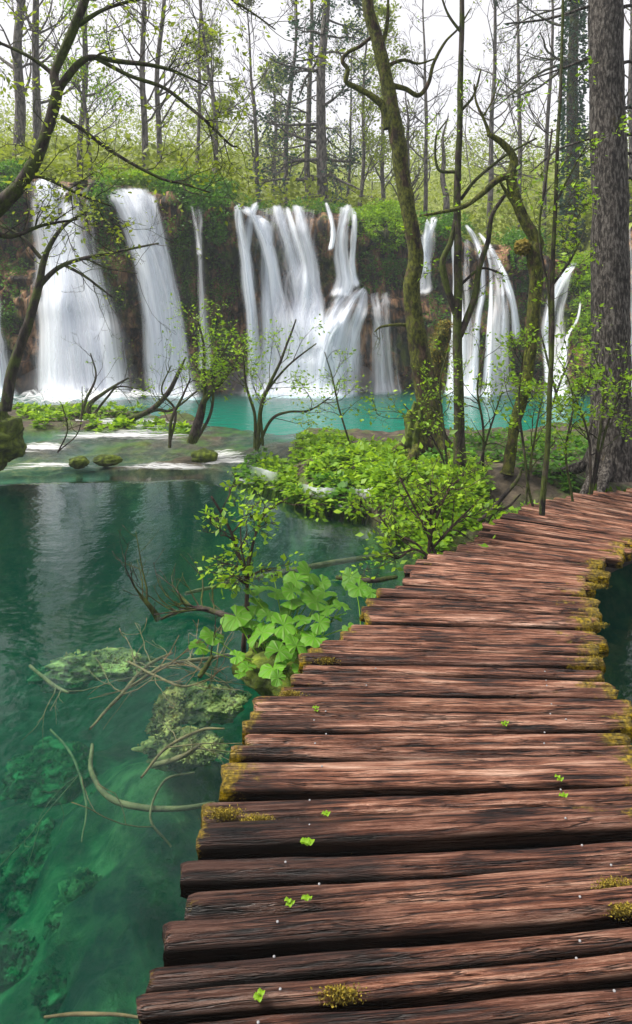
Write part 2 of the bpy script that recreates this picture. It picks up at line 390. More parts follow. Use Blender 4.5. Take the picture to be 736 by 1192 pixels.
# ---------------------------------------------------------------- setting: terrain
Ex = [-60, -6, -4.5, -3.4, -1.7, -.8, -.1, .55, .8, 1.0, 1.5, 2.3, 3.2, 5, 60]
Ey = [9, 9.6, 9.75, 10.05, 10.05, 9.2, 8.2, 7.8, 6.7, 6.2, 6.3, 6.9, 7.4, 7.5, 8]
Fx = [-60, -7, -4, -2.3, -.6, 1.2, 3.6, 6, 60]
Fy = [17, 17, 15.3, 13.6, 12.4, 11.8, 12.4, 13, 13]
def E_(X): return np.interp(X, Ex, Ey)+.16*fbm(np.asarray(X)*1.7, 3.1, 0, 5, 3)
def F_(X): return np.interp(X, Fx, Fy)+.3*fbm(np.asarray(X)*.9, 7.1, 0, 6, 3)
def flow(X, Y):                                     # level of the water sheet running over the barrier
    return .02+.23*sst(0, 2.6, Y-E_(X))
def HG(X, Y):
    X = np.asarray(X, float); Y = np.asarray(Y, float)
    e = Y-E_(X); f = F_(X)-Y
    n1 = fbm(X*1.1, Y*1.1, 0, 21, 4); n2 = fbm(X*3.5, Y*3.5, 0, 23, 3)
    isl = sst(-.6, .5, X)
    left = flow(X, Y)-.035+.10*n1+.04*n2 + .10*sst(2.0, 4.0, e)*sst(-.2, .4, n1+.2)
    right = .30*sst(-.1, 1.2, e)+.08+.14*n1+.05*n2
    land = left*(1-isl)+right*isl
    # near pool bed
    m = .72*np.exp(-(((X+.75)/.8)**2+((Y-3.75)/.95)**2))+.3*np.exp(-(((X+1.9)/.8)**2+((Y-4.3)/.8)**2)) \
        +.42*np.exp(-(((X+.85)/.5)**2+((Y-2.35)/.6)**2))+.8*np.exp(-(((X-1.2)/.9)**2+((Y-5.6)/1.2)**2))
    bed = -1.35-.75*sst(1.0, 3.5, -X)*sst(3, 6, Y)+m+.30*n1+.10*n2
    bed2 = -1.1+.2*n1
    h = bed+(land-bed)*sst(-.9, .05, e)
    h = h*(1-sst(-.3, 1.1, -f))+bed2*sst(-.3, 1.1, -f)
    side = np.maximum(sst(16, 24, -X), sst(14, 22, X))
    return h+side*(2.0-h)*sst(-30, -2, Y)
def axis(segs):
    o = []
    for a, b, n in segs: o.append(np.linspace(a, b, n, endpoint=False))
    return np.concatenate(o+[[segs[-1][1]]])
gx = axis([(-200, -40, 8), (-40, -7, 50), (-7, 5, 260), (5, 40, 60), (40, 200, 8)])
gy = axis([(-120, -6, 12), (-6, 1, 20), (1, 13, 260), (13, 24, 60)])
XX, YY = np.meshgrid(gx, gy)
mb = MB(); mb.grid(np.stack([XX, YY, HG(XX, YY)], -1))
struct(mb.build('ground', M['ground']))

Lx = [(x-CX)*21.8/F for x in (-900, -300, 0, 50, 120, 200, 270, 370, 430, 500, 560, 600, 680, 706, 726, 800, 1500)]
Lz = [1.95+(390-y)*21.8/F for y in (170, 185, 198, 214, 222, 232, 241, 243, 250, 266, 275, 285, 312, 300, 262, 255, 250)]
def LZ(X): return np.interp(X, Lx, Lz)
def CY(X, Z):
    X = np.asarray(X, float); Z = np.asarray(Z, float); t = np.clip(1-Z/LZ(X), 0, 1)
    y = 22.3+.9*np.sin(X*.35+.6)-1.0*t**1.3-.35*np.exp(-((t-.08)/.08)**2)
    y = y+.85*fbm(X*.75, Z*.30, 0, 31, 4)-.45*sst(-.1, .15, fbm(X*.8, Z*1.1, 2, 37, 4))-.3*sst(0, .1, fbm(X*1.6, Z*1.7, 5, 38, 3))+.28*fbm(X*3.2, Z*.5, 0, 35, 3)
    y = y-1.3*np.exp(-((X-.7)/1.1)**2)*sst(.3, .6, t)-.8*np.exp(-((X-4.6)/1.2)**2)*sst(.15, .7, t)-.8*np.exp(-((X-8)/1.3)**2)*sst(.2, .6, t)
    return y
cx = np.linspace(-32, 32, 700); ct = np.linspace(0, 1, 90)
CXg, T = np.meshgrid(cx, ct); CZ = LZ(CXg)*(1-T)-1.2*T
lipn = .16*fbm(CXg*1.4, 2., 0, 41, 3)*(1-T)**4
mb = MB(); mb.grid(np.stack([CXg, CY(CXg, CZ), CZ+lipn], -1))
# back over the lip
bk = np.linspace(0, 1, 8)[1:, None]
lipY = CY(cx, LZ(cx))
struct(mb.build('cliff', M['cliff']))
hy = np.array([0, .4, .9, 1.6, 2.5, 4, 6, 8.5, 12, 16, 21, 27, 33, 40, 48, 58, 80, 120, 180])
hx = np.concatenate([np.linspace(-200, -34, 10), np.linspace(-32, 32, 700)[::5], np.linspace(34, 200, 10)])
HX, HD = np.meshgrid(hx, hy)
def hillz(X, D):
    return LZ(X)-.08+.10*np.minimum(D, 10)+12.5*sst(6, 52, D)+fbm(X*.12, D*.12, 0, 51, 3)*np.minimum(D, 30)*.06
HXs = np.clip(HX, -32, 32)
HYY = CY(HXs, LZ(HXs))+HD
mb = MB(); mb.grid(np.stack([HX, HYY, hillz(HX, HD)+.16*fbm(HX*1.4, 2., 0, 41, 3)*np.exp(-HD*2)+.02*sst(0,.4,HD)], -1))
struct(mb.build('hills', M['hill']))

# ---------------------------------------------------------------- water bodies
def box_water(name, mat, xs, ynear, yfar, ztop, zbot, rows=40):
    mb = MB(); yn = ynear(xs); yf = yfar(xs)
    t = np.linspace(0, 1, rows)[:, None]
    Yt = yn[None]*(1-t)+yf[None]*t; Xt = np.broadcast_to(xs[None], Yt.shape)
    Zt = ztop(Xt, Yt); top = np.stack([Xt, Yt, Zt], -1); bot = np.stack([Xt, Yt, np.full_like(Yt, zbot)], -1)
    n, m = Yt.shape; i = np.arange(n*m).reshape(n, m); j = i+n*m
    def qd(a, fl=False):
        q = np.stack([a[:-1, :-1], a[:-1, 1:], a[1:, 1:], a[1:, :-1]], -1).reshape(-1, 4); return q[:, ::-1] if fl else q
    def side(a, b): return np.stack([a[:-1], b[:-1], b[1:], a[1:]], -1)
    Q = np.concatenate([qd(i), qd(j, True), side(i[0], j[0])[:, ::-1]*1, side(i[-1], j[-1]), side(i[:, 0], j[:, 0]), side(i[:, -1], j[:, -1])[:, ::-1]])
    mb.add(np.concatenate([top.reshape(-1, 3), bot.reshape(-1, 3)]), Q)
    return struct(mb.build(name, mat))
xs = np.concatenate([np.linspace(-60, -9, 20), np.linspace(-8.6, 8.6, 260), np.linspace(9, 60, 20)])
box_water('pool_water', M['water_near'], xs, lambda x: np.full_like(x, -30.), lambda x: E_(x)+.03, lambda X, Y: 0*X, -6.)
box_water('lake_water', M['water_far'], xs, lambda x: E_(x)+.06, lambda x: np.full_like(x, 25.), lambda X, Y: flow(X, Y), -6.1, 120)

# ---------------------------------------------------------------- waterfalls
def fall(label, strands, mat='fall', off=.22, back=None):
    """strands: lists of (px x, px y, half width px) from lip to foot; each strand is a bowed ribbon of water"""
    s0 = strands[0][0]; base = P(s0[0], 455, 20.); base[2] = .25
    root = thing('waterfall', label, 'waterfall', base, 'waterfalls along the tufa cliff')
    rs = np.random.default_rng(int(abs(s0[0])*13+len(label)))
    k = 0
    for st, mat in [(q, mat) for q in strands]+([(back, 'fall_thin')] if back else []):
        st = np.array(st, float)
        for wf, jt in ((1.25, .0), (.85, .30), (.7, -.35), (.45, .1)):
            n = 60; c = spline(st, n); m = 15; u = np.linspace(-1, 1, m)[None]; v = np.linspace(0, 1, n)[:, None]
            hw = c[:, 2:3]*wf*(1+.35*fbm(v*5, k*3.1, 0, 62, 3)); cxp = c[:, 0:1]+c[:, 2:3]*jt*(.5+.6*v)+c[:, 2:3]*.35*fbm(v*3, k*7.7, 0, 63, 3)
            px = cxp+hw*u; top = 3*fbm(px*.12, k, 0, 64, 2)
            py = c[:, 1:2]+top*(1-v)
            X = (px-CX)*21.6/F; Z = EYE-(py-YH)*21.6/F
            prof = CY(X, Z)
            prof = np.minimum.accumulate(prof, axis=0)-.004*np.arange(n)[:, None]-.08
            for _ in range(10): prof[1:-1] = (prof[:-2]+2*prof[1:-1]+prof[2:])/4
            for _ in range(4): prof[:, 1:-1] = (prof[:, :-2]+2*prof[:, 1:-1]+prof[:, 2:])/4
            Y = prof-off-.05*(k % 5)-.25*(1-u**2)*(hw*20/F)-.35*sst(.85, 1., v)*(st[-1, 1] > 430)-.05*fbm(u*hw*.3, v*1.5, k, 61, 3)+.30*(1-sst(0, .08, v))
            zz = EYE-(py-YH)*Y/F
            if st[-1, 1] > 430: zz = zz-sst(.7, 1., v)*(zz-.2)
            pt = np.stack([(px-CX)*Y/F, Y, zz], -1)
            mb = MB(); mb.grid(pt)
            e = (1-np.abs(u)**1.6)*np.ones_like(v)*sst(0, .03, v)*(1-.8*sst(.9, 1., v)*(st[-1, 1] < 430))
            U = u*hw*20/F*.75+k*3.3; V = np.broadcast_to(v*(st[-1, 1]-st[0, 1])*20/F, px.shape)
            mb.build('water_veil', M[mat], root, base, attrs={'edge': e.ravel(), 'low': (sst(.35, 1., v)*np.ones_like(u)).ravel()}, uv=np.stack([U.ravel(), V.ravel()], -1))
            k += 1
    return root
fall('narrow white waterfall cut by the left edge of the photo', [[(-14, 330, 12), (-6, 400, 14), (2, 458, 16)]])
fall('broad silky white waterfall, the widest on the left of the cliff', [
    [(50, 208, 16), (66, 250, 26), (88, 350, 36), (96, 462, 50)],
    [(48, 206, 12), (56, 260, 20), (72, 360, 30), (74, 464, 34)],
    [(68, 215, 14), (84, 280, 20), (108, 370, 28), (118, 463, 34)]], back=[(72, 212, 30), (86, 320, 40), (98, 460, 56)])
fall('thin strand of water right beside the broad left waterfall', [[(100, 216, 5), (108, 260, 6), (116, 320, 7), (124, 380, 8)]], 'fall_thin')
fall('tall leaning waterfall that slants right between brown rock columns', [
    [(150, 218, 28), (166, 262, 24), (188, 350, 22), (200, 461, 30)],
    [(135, 222, 12), (160, 280, 15), (180, 360, 16), (192, 460, 20)],
    [(172, 222, 14), (184, 290, 14), (196, 360, 14), (212, 460, 18)]], back=[(155, 220, 36), (180, 300, 30), (200, 460, 36)])
fall('slim bluish waterfall over the dark mossy rock left of the centre', [[(230, 236, 12), (233, 280, 8), (236, 350, 8), (238, 430, 9)], [(222, 238, 4), (229, 270, 4), (233, 300, 4)]], 'fall_thin')
fall('straight twin waterfall dropping from the left end of the central lip', [
    [(276, 236, 7), (280, 268, 7), (286, 305, 8), (294, 378, 8), (298, 450, 14)], [(298, 236, 6), (290, 262, 6), (288, 300, 5), (292, 360, 7)],
    [(300, 250, 6), (310, 268, 8), (310, 340, 9), (312, 400, 10), (312, 450, 16)], [(284, 240, 8), (300, 258, 8), (314, 290, 9), (322, 345, 11), (330, 400, 16), (334, 451, 24)]])
VEIL = [(324, 238, 46), (330, 330, 50), (340, 449, 62)]
fall('wide white waterfall curtain in the middle of the central lip', [
    [(322, 236, 8), (330, 262, 9), (338, 290, 11), (350, 340, 14), (356, 380, 22), (358, 450, 40)], [(345, 237, 9), (352, 262, 10), (359, 292, 10), (364, 330, 12), (366, 372, 20), (372, 450, 34)],
    [(334, 240, 5), (344, 280, 6), (352, 330, 10), (345, 390, 22), (340, 450, 32)], [(368, 312, 4), (371, 340, 6), (366, 372, 12), (360, 410, 20)], [(352, 360, 10), (362, 385, 22), (366, 420, 34), (368, 450, 46)]], back=VEIL)
fall('fanning waterfall that breaks over a rock bulge right of the centre', [
    [(380, 236, 3), (386, 258, 4), (388, 275, 4), (384, 292, 3)], [(404, 239, 11), (400, 260, 8), (397, 289, 9), (402, 325, 12), (396, 348, 14)],
    [(412, 244, 4), (412, 270, 4), (410, 310, 5), (414, 336, 7)], [(424, 334, 5), (414, 345, 9), (398, 372, 13), (386, 410, 17), (378, 450, 24)],
    [(424, 336, 4), (420, 360, 9), (410, 390, 14), (406, 420, 16), (404, 450, 20)], [(404, 338, 8), (392, 358, 12), (380, 390, 18), (374, 450, 26)]])
fall('faint blue water veil hanging over dark rock behind the mossy tree', [[(442, 340, 22), (444, 380, 20), (446, 446, 20)]], 'fall_thin')
fall('short white cascade high behind the tall mossy tree', [[(506, 252, 5), (500, 270, 7), (494, 290, 8), (490, 318, 9)], [(498, 256, 3), (496, 285, 5), (498, 320, 5)]], back=[(500, 256, 12), (494, 300, 14), (492, 345, 14)])
fall('long thin waterfall seen between the two slender trunks', [
    [(543, 262, 3), (553, 278, 5), (560, 300, 5), (562, 340, 4), (554, 380, 5), (544, 449, 9)], [(530, 262, 3), (528, 290, 3), (530, 350, 4), (524, 449, 8)],
    [(536, 330, 2), (538, 400, 4), (536, 449, 6)]], 'fall', back=[(545, 275, 10), (545, 350, 14), (540, 449, 20)])
fall('curved white cascade stepping down right of the thin trunks', [
    [(558, 272, 3), (570, 288, 4), (580, 306, 5), (590, 330, 6), (598, 362, 5), (600, 400, 5)], [(566, 284, 3), (572, 320, 3), (570, 390, 4), (566, 449, 8)], [(584, 322, 2.5), (586, 370, 2.5), (584, 430, 3)]], 'fall', back=[(572, 290, 7), (582, 340, 14), (580, 449, 20)])
fall('slanting waterfall running left down the rock beside the big grey trunk', [
    [(672, 304, 4), (660, 316, 6), (649, 335, 7), (640, 360, 6), (636, 395, 6), (640, 420, 8), (646, 449, 12)], [(676, 350, 1.5), (672, 372, 2), (660, 395, 3), (652, 449, 6)], [(692, 320, 2), (690, 370, 2.5), (694, 430, 3)]], 'fall', back=[(664, 312, 8), (650, 380, 12), (648, 449, 20)])
fall('slim waterfall at the right edge behind the big grey trunk', [[(733, 262, 3), (735, 300, 3), (736, 370, 4), (739, 449, 7)]], 'fall_thin')

# foam at the feet and cascades over the barrier
def foam(label, pts, z, rise=.06, mat='foam', name='foam_patch', cat='foam', du=.0):
    """pts: list of (px x, px y near, px y far) on the level z"""
    p = np.array(pts, float); n = 40; c = spline(p, n); v = np.linspace(0, 1, 9)[None]
    px = np.broadcast_to(c[:, 0:1], (n, 9)); py = c[:, 1:2]*(1-v)+c[:, 2:3]*v
    Y = (EYE-z)*F/(py-YH); X = (px-CX)*Y/F
    b = np.array([X.mean(), Y.mean(), z])
    h = flow(X, Y)*(z < .3)*(Y < 14) if z > .01 else 0*X
    Z = np.maximum(h, z if z > .2 or z == 0 else 0)+.012+rise*np.abs(fbm(X*5, Y*5, 0, 71, 3))*np.sin(np.pi*np.linspace(0, 1, n))[:, None]
    e = (1-np.abs(v*2-1)**3)*(np.sin(np.pi*np.linspace(0.02, .98, n))[:, None]**.5)
    mb = MB(); mb.grid(np.stack([X, Y, Z], -1))
    o = mb.build(name, M[mat], None, b, attrs={'edge': e.ravel()}, uv=np.stack([(Y.ravel()*1.2), X.ravel()*2.], -1))
    return tag(o, label, cat, 'white water on the pool')
foam('white foam spreading under the broad left waterfall', [(-20, 474, 458), (60, 475, 458), (150, 470, 457), (240, 464, 456)], .25, .5)
foam('white foam line at the feet of the central waterfalls', [(250, 462, 454), (330, 462, 453), (400, 460, 452), (470, 456, 450)], .25, .5)
foam('thin foam line on the lake at the foot of the right-hand cliff', [(500, 458, 452), (580, 458, 451), (680, 457, 450)], .25, .3)
for lab, pp in [('upper white rapid crossing the shelf beside the mossy boulder', [(25, 514, 504), (80, 512, 500), (140, 514, 503), (205, 518, 508)]),
                ('lower white rapid running over the brown travertine shelf', [(60, 527, 518), (150, 524, 514), (240, 528, 516)]),
                ('white foam edge of the brown shelf on the left of the pool', [(-10, 552, 542), (60, 546, 540), (120, 548, 541)]),
                ('long white streak of water in the middle of the travertine shelf', [(90, 507, 500), (170, 508, 499), (250, 512, 503)]),
                ('white foam line at the right half of the shelf edge', [(120, 550, 541), (190, 549, 540), (250, 550, 541)]),
                ('small white rapid beside the moss cushions', [(10, 536, 528), (50, 534, 526), (85, 532, 525)]),
                ('white rapid under the leafy shrub branches', [(228, 548, 530), (262, 544, 528), (300, 552, 536)])]:
    foam(lab, pp, .02, .05, name='rapid', cat='rapid')
def cascade(label, pts):
    """pts: (px x, px y top, px y foot) small fall over the barrier edge"""
    p = np.array(pts, float); n = 30; c = spline(p, n); v = np.linspace(0, 1, 12)[None]
    X = np.empty((n, 12)); Y = np.empty((n, 12)); Z = np.empty((n, 12))
    zt = .26; Yf = (EYE)*F/(c[:, 2:3]-YH); Yt = (EYE-zt)*F/(c[:, 1:2]-YH)
    Y = Yt+(Yf-Yt)*v; Z = zt*(1-v**1.7)+.02+.02*fbm(c[:, 0:1]*.2, v*2, 0, 81, 2); X = (c[:, 0:1]-CX)*Y/F
    mb = MB(); mb.grid(np.stack([X, Y, Z], -1)); b = np.array([X.mean(), Y.mean(), 0])
    e = np.sin(np.pi*np.linspace(.02, .98, n))[:, None]**.5*(1-.6*v**3)*sst(0, .1, v)
    px_s = pts[0][0]*.1
    o = mb.build('small_cascade', M['fall'], None, b, attrs={'edge': e.ravel()}, uv=np.stack([X.ravel()*.6+px_s, (Z.ravel()+Y.ravel())*.5], -1))
    return tag(o, label, 'cascade', 'small cascades over the barrier')
cascade('small white cascade between the green banks into the pool', [(350, 566, 584), (372, 570, 587), (392, 570, 588)])
cascade('small white cascade just left of the leafy shrub by the boardwalk', [(402, 570, 589), (425, 571, 590), (446, 568, 590)])
cascade('low white cascade at the end of the shrub branches', [(285, 542, 556), (305, 548, 566), (325, 552, 568)])

foam('white foam on the pool below the small cascades beside the green bank', [(345, 591, 583), (385, 594, 586), (420, 596, 588), (450, 596, 589)], 0., .03)
foam('thin foam trail drifting from the end of the travertine shelf', [(268, 560, 553), (300, 568, 558), (335, 578, 568)], 0., .02)
# ---------------------------------------------------------------- boardwalk
ST = np.array([(-.42, -1.2, 1.02, -1.05), (-.42, 0., 1.02, .15), (-.42, 1.45, 1.05, 1.60), (-.45, 1.80, 1.12, 1.95), (-.40, 2.06, 1.17, 2.18), (-.35, 2.35, 1.22, 2.43),
    (-.32, 2.65, 1.24, 2.68), (-.21, 3.12, 1.36, 3.09), (-.05, 3.5, 1.44, 3.44), (.17, 3.80, 1.53, 3.72), (.47, 4.34, 1.68, 4.15),
    (.68, 4.83, 1.87, 4.56), (1.06, 5.25, 2.09, 4.87), (1.47, 5.82, 2.42, 5.25), (1.81, 6.24, 2.78, 5.52), (2.27, 6.67, 3.15, 5.75),
    (2.75, 6.98, 3.55, 5.92), (3.3, 7.15, 4.0, 6.05), (4.3, 7.4, 4.9, 6.2)])
SP = spline(ST, 600)
mid = (SP[:, :2]+SP[:, 2:])/2; arc = np.concatenate([[0], np.cumsum(np.linalg.norm(np.diff(mid, axis=0), axis=1))])
bw = thing('boardwalk', 'curving rustic boardwalk of rough split-log planks over the emerald water', 'boardwalk', (.3, 2, 0))
BO = np.array([.3, 2, 0]); DECK = .35
rng = np.random.default_rng(5)
JY = [1.56, 1.631, 1.700, 1.785, 1.871, 1.988, 2.098, 2.211, 2.340, 2.457, 2.650, 2.718, 2.807, 2.883, 2.956, 3.077, 3.160, 3.265, 3.351, 3.430, 3.516, 3.616, 3.721, 3.821,
      3.938, 4.04, 4.142, 4.252, 4.37, 4.491, 4.60, 4.723, 4.83, 4.942]          # distance of each joint between planks along the line of sight of the deck
xm = .28*np.clip(arc*0+1, 0, 1); jx = (580-CX)/F
Yat = []
for a_ in range(600):
    lx, ly, rx, ry = SP[a_]; den = (rx-lx)-jx*(ry-ly); tt = (jx*ly-lx)/den if abs(den) > 1e-6 else .5; Yat.append(ly+(ry-ly)*tt)
js = list(np.interp(JY, Yat, arc))
pre = js[0]
while pre > .15: pre -= rng.uniform(.09, .125); js.insert(0, pre)
while js[-1] < arc[-1]-.15: js.append(js[-1]+rng.uniform(.10, .14))
k = 0
for s, s1 in zip(js[:-1], js[1:]):
    gap = rng.uniform(.032, .048) if s1 < 3.2 else rng.uniform(.034, .050)
    wd = max(s1-s-gap, .035); sc = (s+s1)/2
    q = np.array([np.interp(sc, arc, SP[:, j]) for j in range(4)])
    if k % 3 == 0: jl = rng.uniform(-.05, .07)
    L0, R0 = q[:2].copy(), q[2:].copy(); d = unit(np.append(R0-L0, 0))[:2]
    L0 -= d*(jl+rng.uniform(-.025, .03)); R0 += d*rng.uniform(-.07, .04)
    Lg = np.linalg.norm(R0-L0); ang = math.atan2(d[1], d[0])+rng.normal(0, .006)
    n = 90; m = 15; u = np.linspace(0, 1, n)[:, None]; x = u*Lg
    # closed cross-section: top half rough and rounded, bottom flat
    th = rng.uniform(.085, .11); a = np.linspace(0, 2*math.pi, 44, endpoint=False)[None]
    ca, sa = np.cos(a), np.sin(a)
    p_ = 3.0
    ex = np.sign(ca)*np.abs(ca)**(2/p_); ez = np.sign(sa)*np.abs(sa)**(2/p_)
    wob = .012*fbm(x*1.3, k*7.7, 0, 3, 3)+.012*fbm(x*1.1, k*.45, 0, 4, 2)
    hw = wd/2*(1+.11*fbm(x*2.2, k*5.1, 0, 8, 3))
    hh = th/2
    y = ex*hw*(1+.05*fbm(x*4, ca*2, sa*2+k, 9, 3))+wob
    ridge = .0075*fbm(x*1.6, ex*9+k*3, 0, 12, 3)+.004*noise(x*3, ex*16+k, 0, 18)+.012*(1-ex**2)-.010+.006*fbm(x*2.2, k*3., 0, 14, 3)-.006*sst(.35, .8, noise(x*.9, ex*4.5+k*11, 0, 15))-.008*sst(.55, .8, noise(x*.7, ex*8+k*5, 0, 19))
    z = ez*hh+ridge*(sa > -.2)+.006*math.sin(k*2.7)
    pull = 1-.12*np.exp(-x/.008)-.12*np.exp(-(Lg-x)/.008)
    y = wob+(y-wob)*pull; z = z*pull
    xe = x+.018*fbm(y*25, z*25, k, 16, 2)*(np.exp(-x/.05)+np.exp(-(Lg-x)/.05))
    V = np.stack([np.broadcast_to(xe, y.shape), y, z], -1)
    mb = MB(); mb.grid(V, close=True)
    nn = 44; i0 = np.arange(nn)
    mb.add(V[:1].mean(1)); mb.t.append(np.stack([i0, np.full(nn, mb.n-1), (i0+1) % nn], -1))
    mb.add(V[-1:].mean(1)); b0 = (n-1)*nn; mb.t.append(np.stack([b0+i0, b0+(i0+1) % nn, np.full(nn, mb.n-1)], -1))
    endl = np.exp(-x/.10)*(.9 if 2.2 < L0[1] < 4.4 else .35); endr = np.exp(-(Lg-x)/.17)*1.1
    end = np.broadcast_to(np.maximum(endl, endr), y.shape).ravel()
    wet = np.broadcast_to(np.exp(-(x/.62)**2)*(1.2 if L0[1] < 2.5 else .45), y.shape).ravel()
    zc = DECK-hh-.004+.007*math.sin(k*2.3)+rng.normal(0, .003)
    o = mb.build('plank', M['wood'], bw, attrs={'side': np.append(np.broadcast_to(1-sst(.42, .82, ez+.10*fbm(x*3, ca*2, k*3., 44, 3)), y.shape).ravel(), [.5, .5]), 'end': np.append(end, [1, 1]), 'wet': np.append(wet, [1, 0])})  # 'side' masks the gap shade painted into the wood colour below the plank tops
    o.location = (L0[0]-BO[0], L0[1]-BO[1], zc-BO[2]); o.rotation_euler = (rng.normal(0, .06), rng.normal(0, .003), ang)
    if L0[1] < 3.4 and L0[1] > 1.0:
        for xx in (.34+rng.normal(0, .03), Lg-.32+rng.normal(0, .03)):
            nb = MB(); an = np.arange(9)*2*math.pi/9
            ring = lambda r, zz: np.stack([np.cos(an)*r, np.sin(an)*r, np.full(9, zz)], -1)
            nb.grid(np.stack([ring(.0034, 0), ring(.0038, .002), ring(.0025, .0034), ring(.0005, .0038)]), close=True)
            nl = nb.build('nail', M['nail'], o); nl.location = (xx, rng.normal(0, .012), hh+.001)
    k += 1
# beams under the planks and posts down to the bed
for nm, fr in (('beam', .16), ('beam', .84)):
    bp = np.stack([SP[:, 0]+(SP[:, 2]-SP[:, 0])*fr, SP[:, 1]+(SP[:, 3]-SP[:, 1])*fr, np.full(600, .17)], -1)[::12]
    mb = MB(); tube(mb, bp, np.full(len(bp), .065), 10, .12, 3); mb.build(nm, M['beam'], bw, BO)
for sc in np.arange(.6, arc[-1], 1.45):
    for fr in (.16, .84):
        q = np.array([np.interp(sc, arc, SP[:, j]) for j in range(4)]); x0 = q[0]+(q[2]-q[0])*fr; y0 = q[1]+(q[3]-q[1])*fr
        mb = MB(); tube(mb, spline([(x0, y0, float(HG(x0, y0))-.2), (x0+.01, y0, .17)], 10), np.full(10, .06), 10, .2, 5)
        mb.build('post', M['beam'], bw, BO)

# small green plants on the deck
def seedling(px, py, label, sz=.022, n=4):
    b = G(px, py, DECK); b[2] = DECK-.006; mb = MB(); rr = np.random.default_rng(int(px*7+py))
    root = thing('seedling', label, 'seedling', b, 'green sprouts on the boardwalk')
    for j in range(n):
        t = j*2*math.pi/n+rr.uniform(0, 1); c = b+np.array([math.cos(t), math.sin(t), 0])*sz*.35+np.array([0, 0, .004+.01*rr.random()])
        m2 = MB(); a = np.linspace(0, 2*math.pi, 12, endpoint=False); r = sz*.5*(1+.15*np.cos(a*2))
        rings = [c[None]+np.stack([np.cos(a)*r*f, np.sin(a)*r*f, .004*f*f*np.cos(a*3)+.003*f], -1) for f in (1, .66, .33, .02)]
        m2.grid(np.stack(rings), close=True); m2.build('leaf', M['leaf_bright'], root, b)
for x, y, lab in [(358, 982, 'round green sprout between planks in the left foreground'), (337, 1052, 'left one of two tiny sprouts between the near planks'),
                  (357, 1047, 'right one of two tiny sprouts between the near planks'), (651, 907, 'small green sprout near the right side of the deck'),
                  (656, 927, 'thin green sprig below the right-hand sprout on the deck'), (302, 1162, 'bright sprig on the nearest planks at bottom left'),
                  (368, 826, 'small green leaf at the left side of the deck'), (588, 843, 'tiny green sprout in the middle of the deck'),
                  (380, 950, 'pale tiny leaf behind the round sprout on the deck')]:
    seedling(x, y, lab, .026 if x == 358 else .018, 3 if x != 358 else 5)
# pebbly moss tufts growing in the gaps
def mosspad(px, py, label, rx=.07, ry=.014, n=1300):
    b = G(px, py, DECK); rr = np.random.default_rng(int(px+py*3)); mb = MB()
    c = b+np.stack([rr.normal(0, rx*.5, n), rr.normal(0, ry*.5, n), rr.uniform(-.03, .0, n)], -1)
    leaves(mb, c, .007, rr, .2, .5, droop=-.3)
    tag(mb.build('moss_tuft', M['moss_gold'], None, b), label, 'moss', 'moss tufts on the boardwalk')
for x, y, rx, lab in [(262, 942, .05, 'golden moss tuft on the left plank end by the submerged branch'), (285, 896, .035, 'orange moss tuft on the left plank ends'),
                  (338, 805, .05, 'yellow moss tuft at the left plank end beside the big leaves'), (300, 950, .05, 'green gold moss tuft just right of the largest left tuft'),
                  (716, 1025, .05, 'moss tuft at the right side of the near planks'), (722, 1052, .04, 'lower moss tuft at the right edge of the near planks'),
                  (395, 1150, .05, 'moss tuft in the gap of the nearest planks'), (380, 765, .05, 'moss tuft on the plank ends behind the big leaves'),
                  (690, 765, .04, 'moss tuft on the right plank ends at the narrowest bend'), (692, 680, .07, 'golden moss tuft on the far right plank ends'),
                  (705, 640, .07, 'farthest golden moss tuft on the right plank ends'), (694, 725, .05, 'moss tuft on the right plank ends of the bend')]:
    mosspad(x, y, lab, rx)

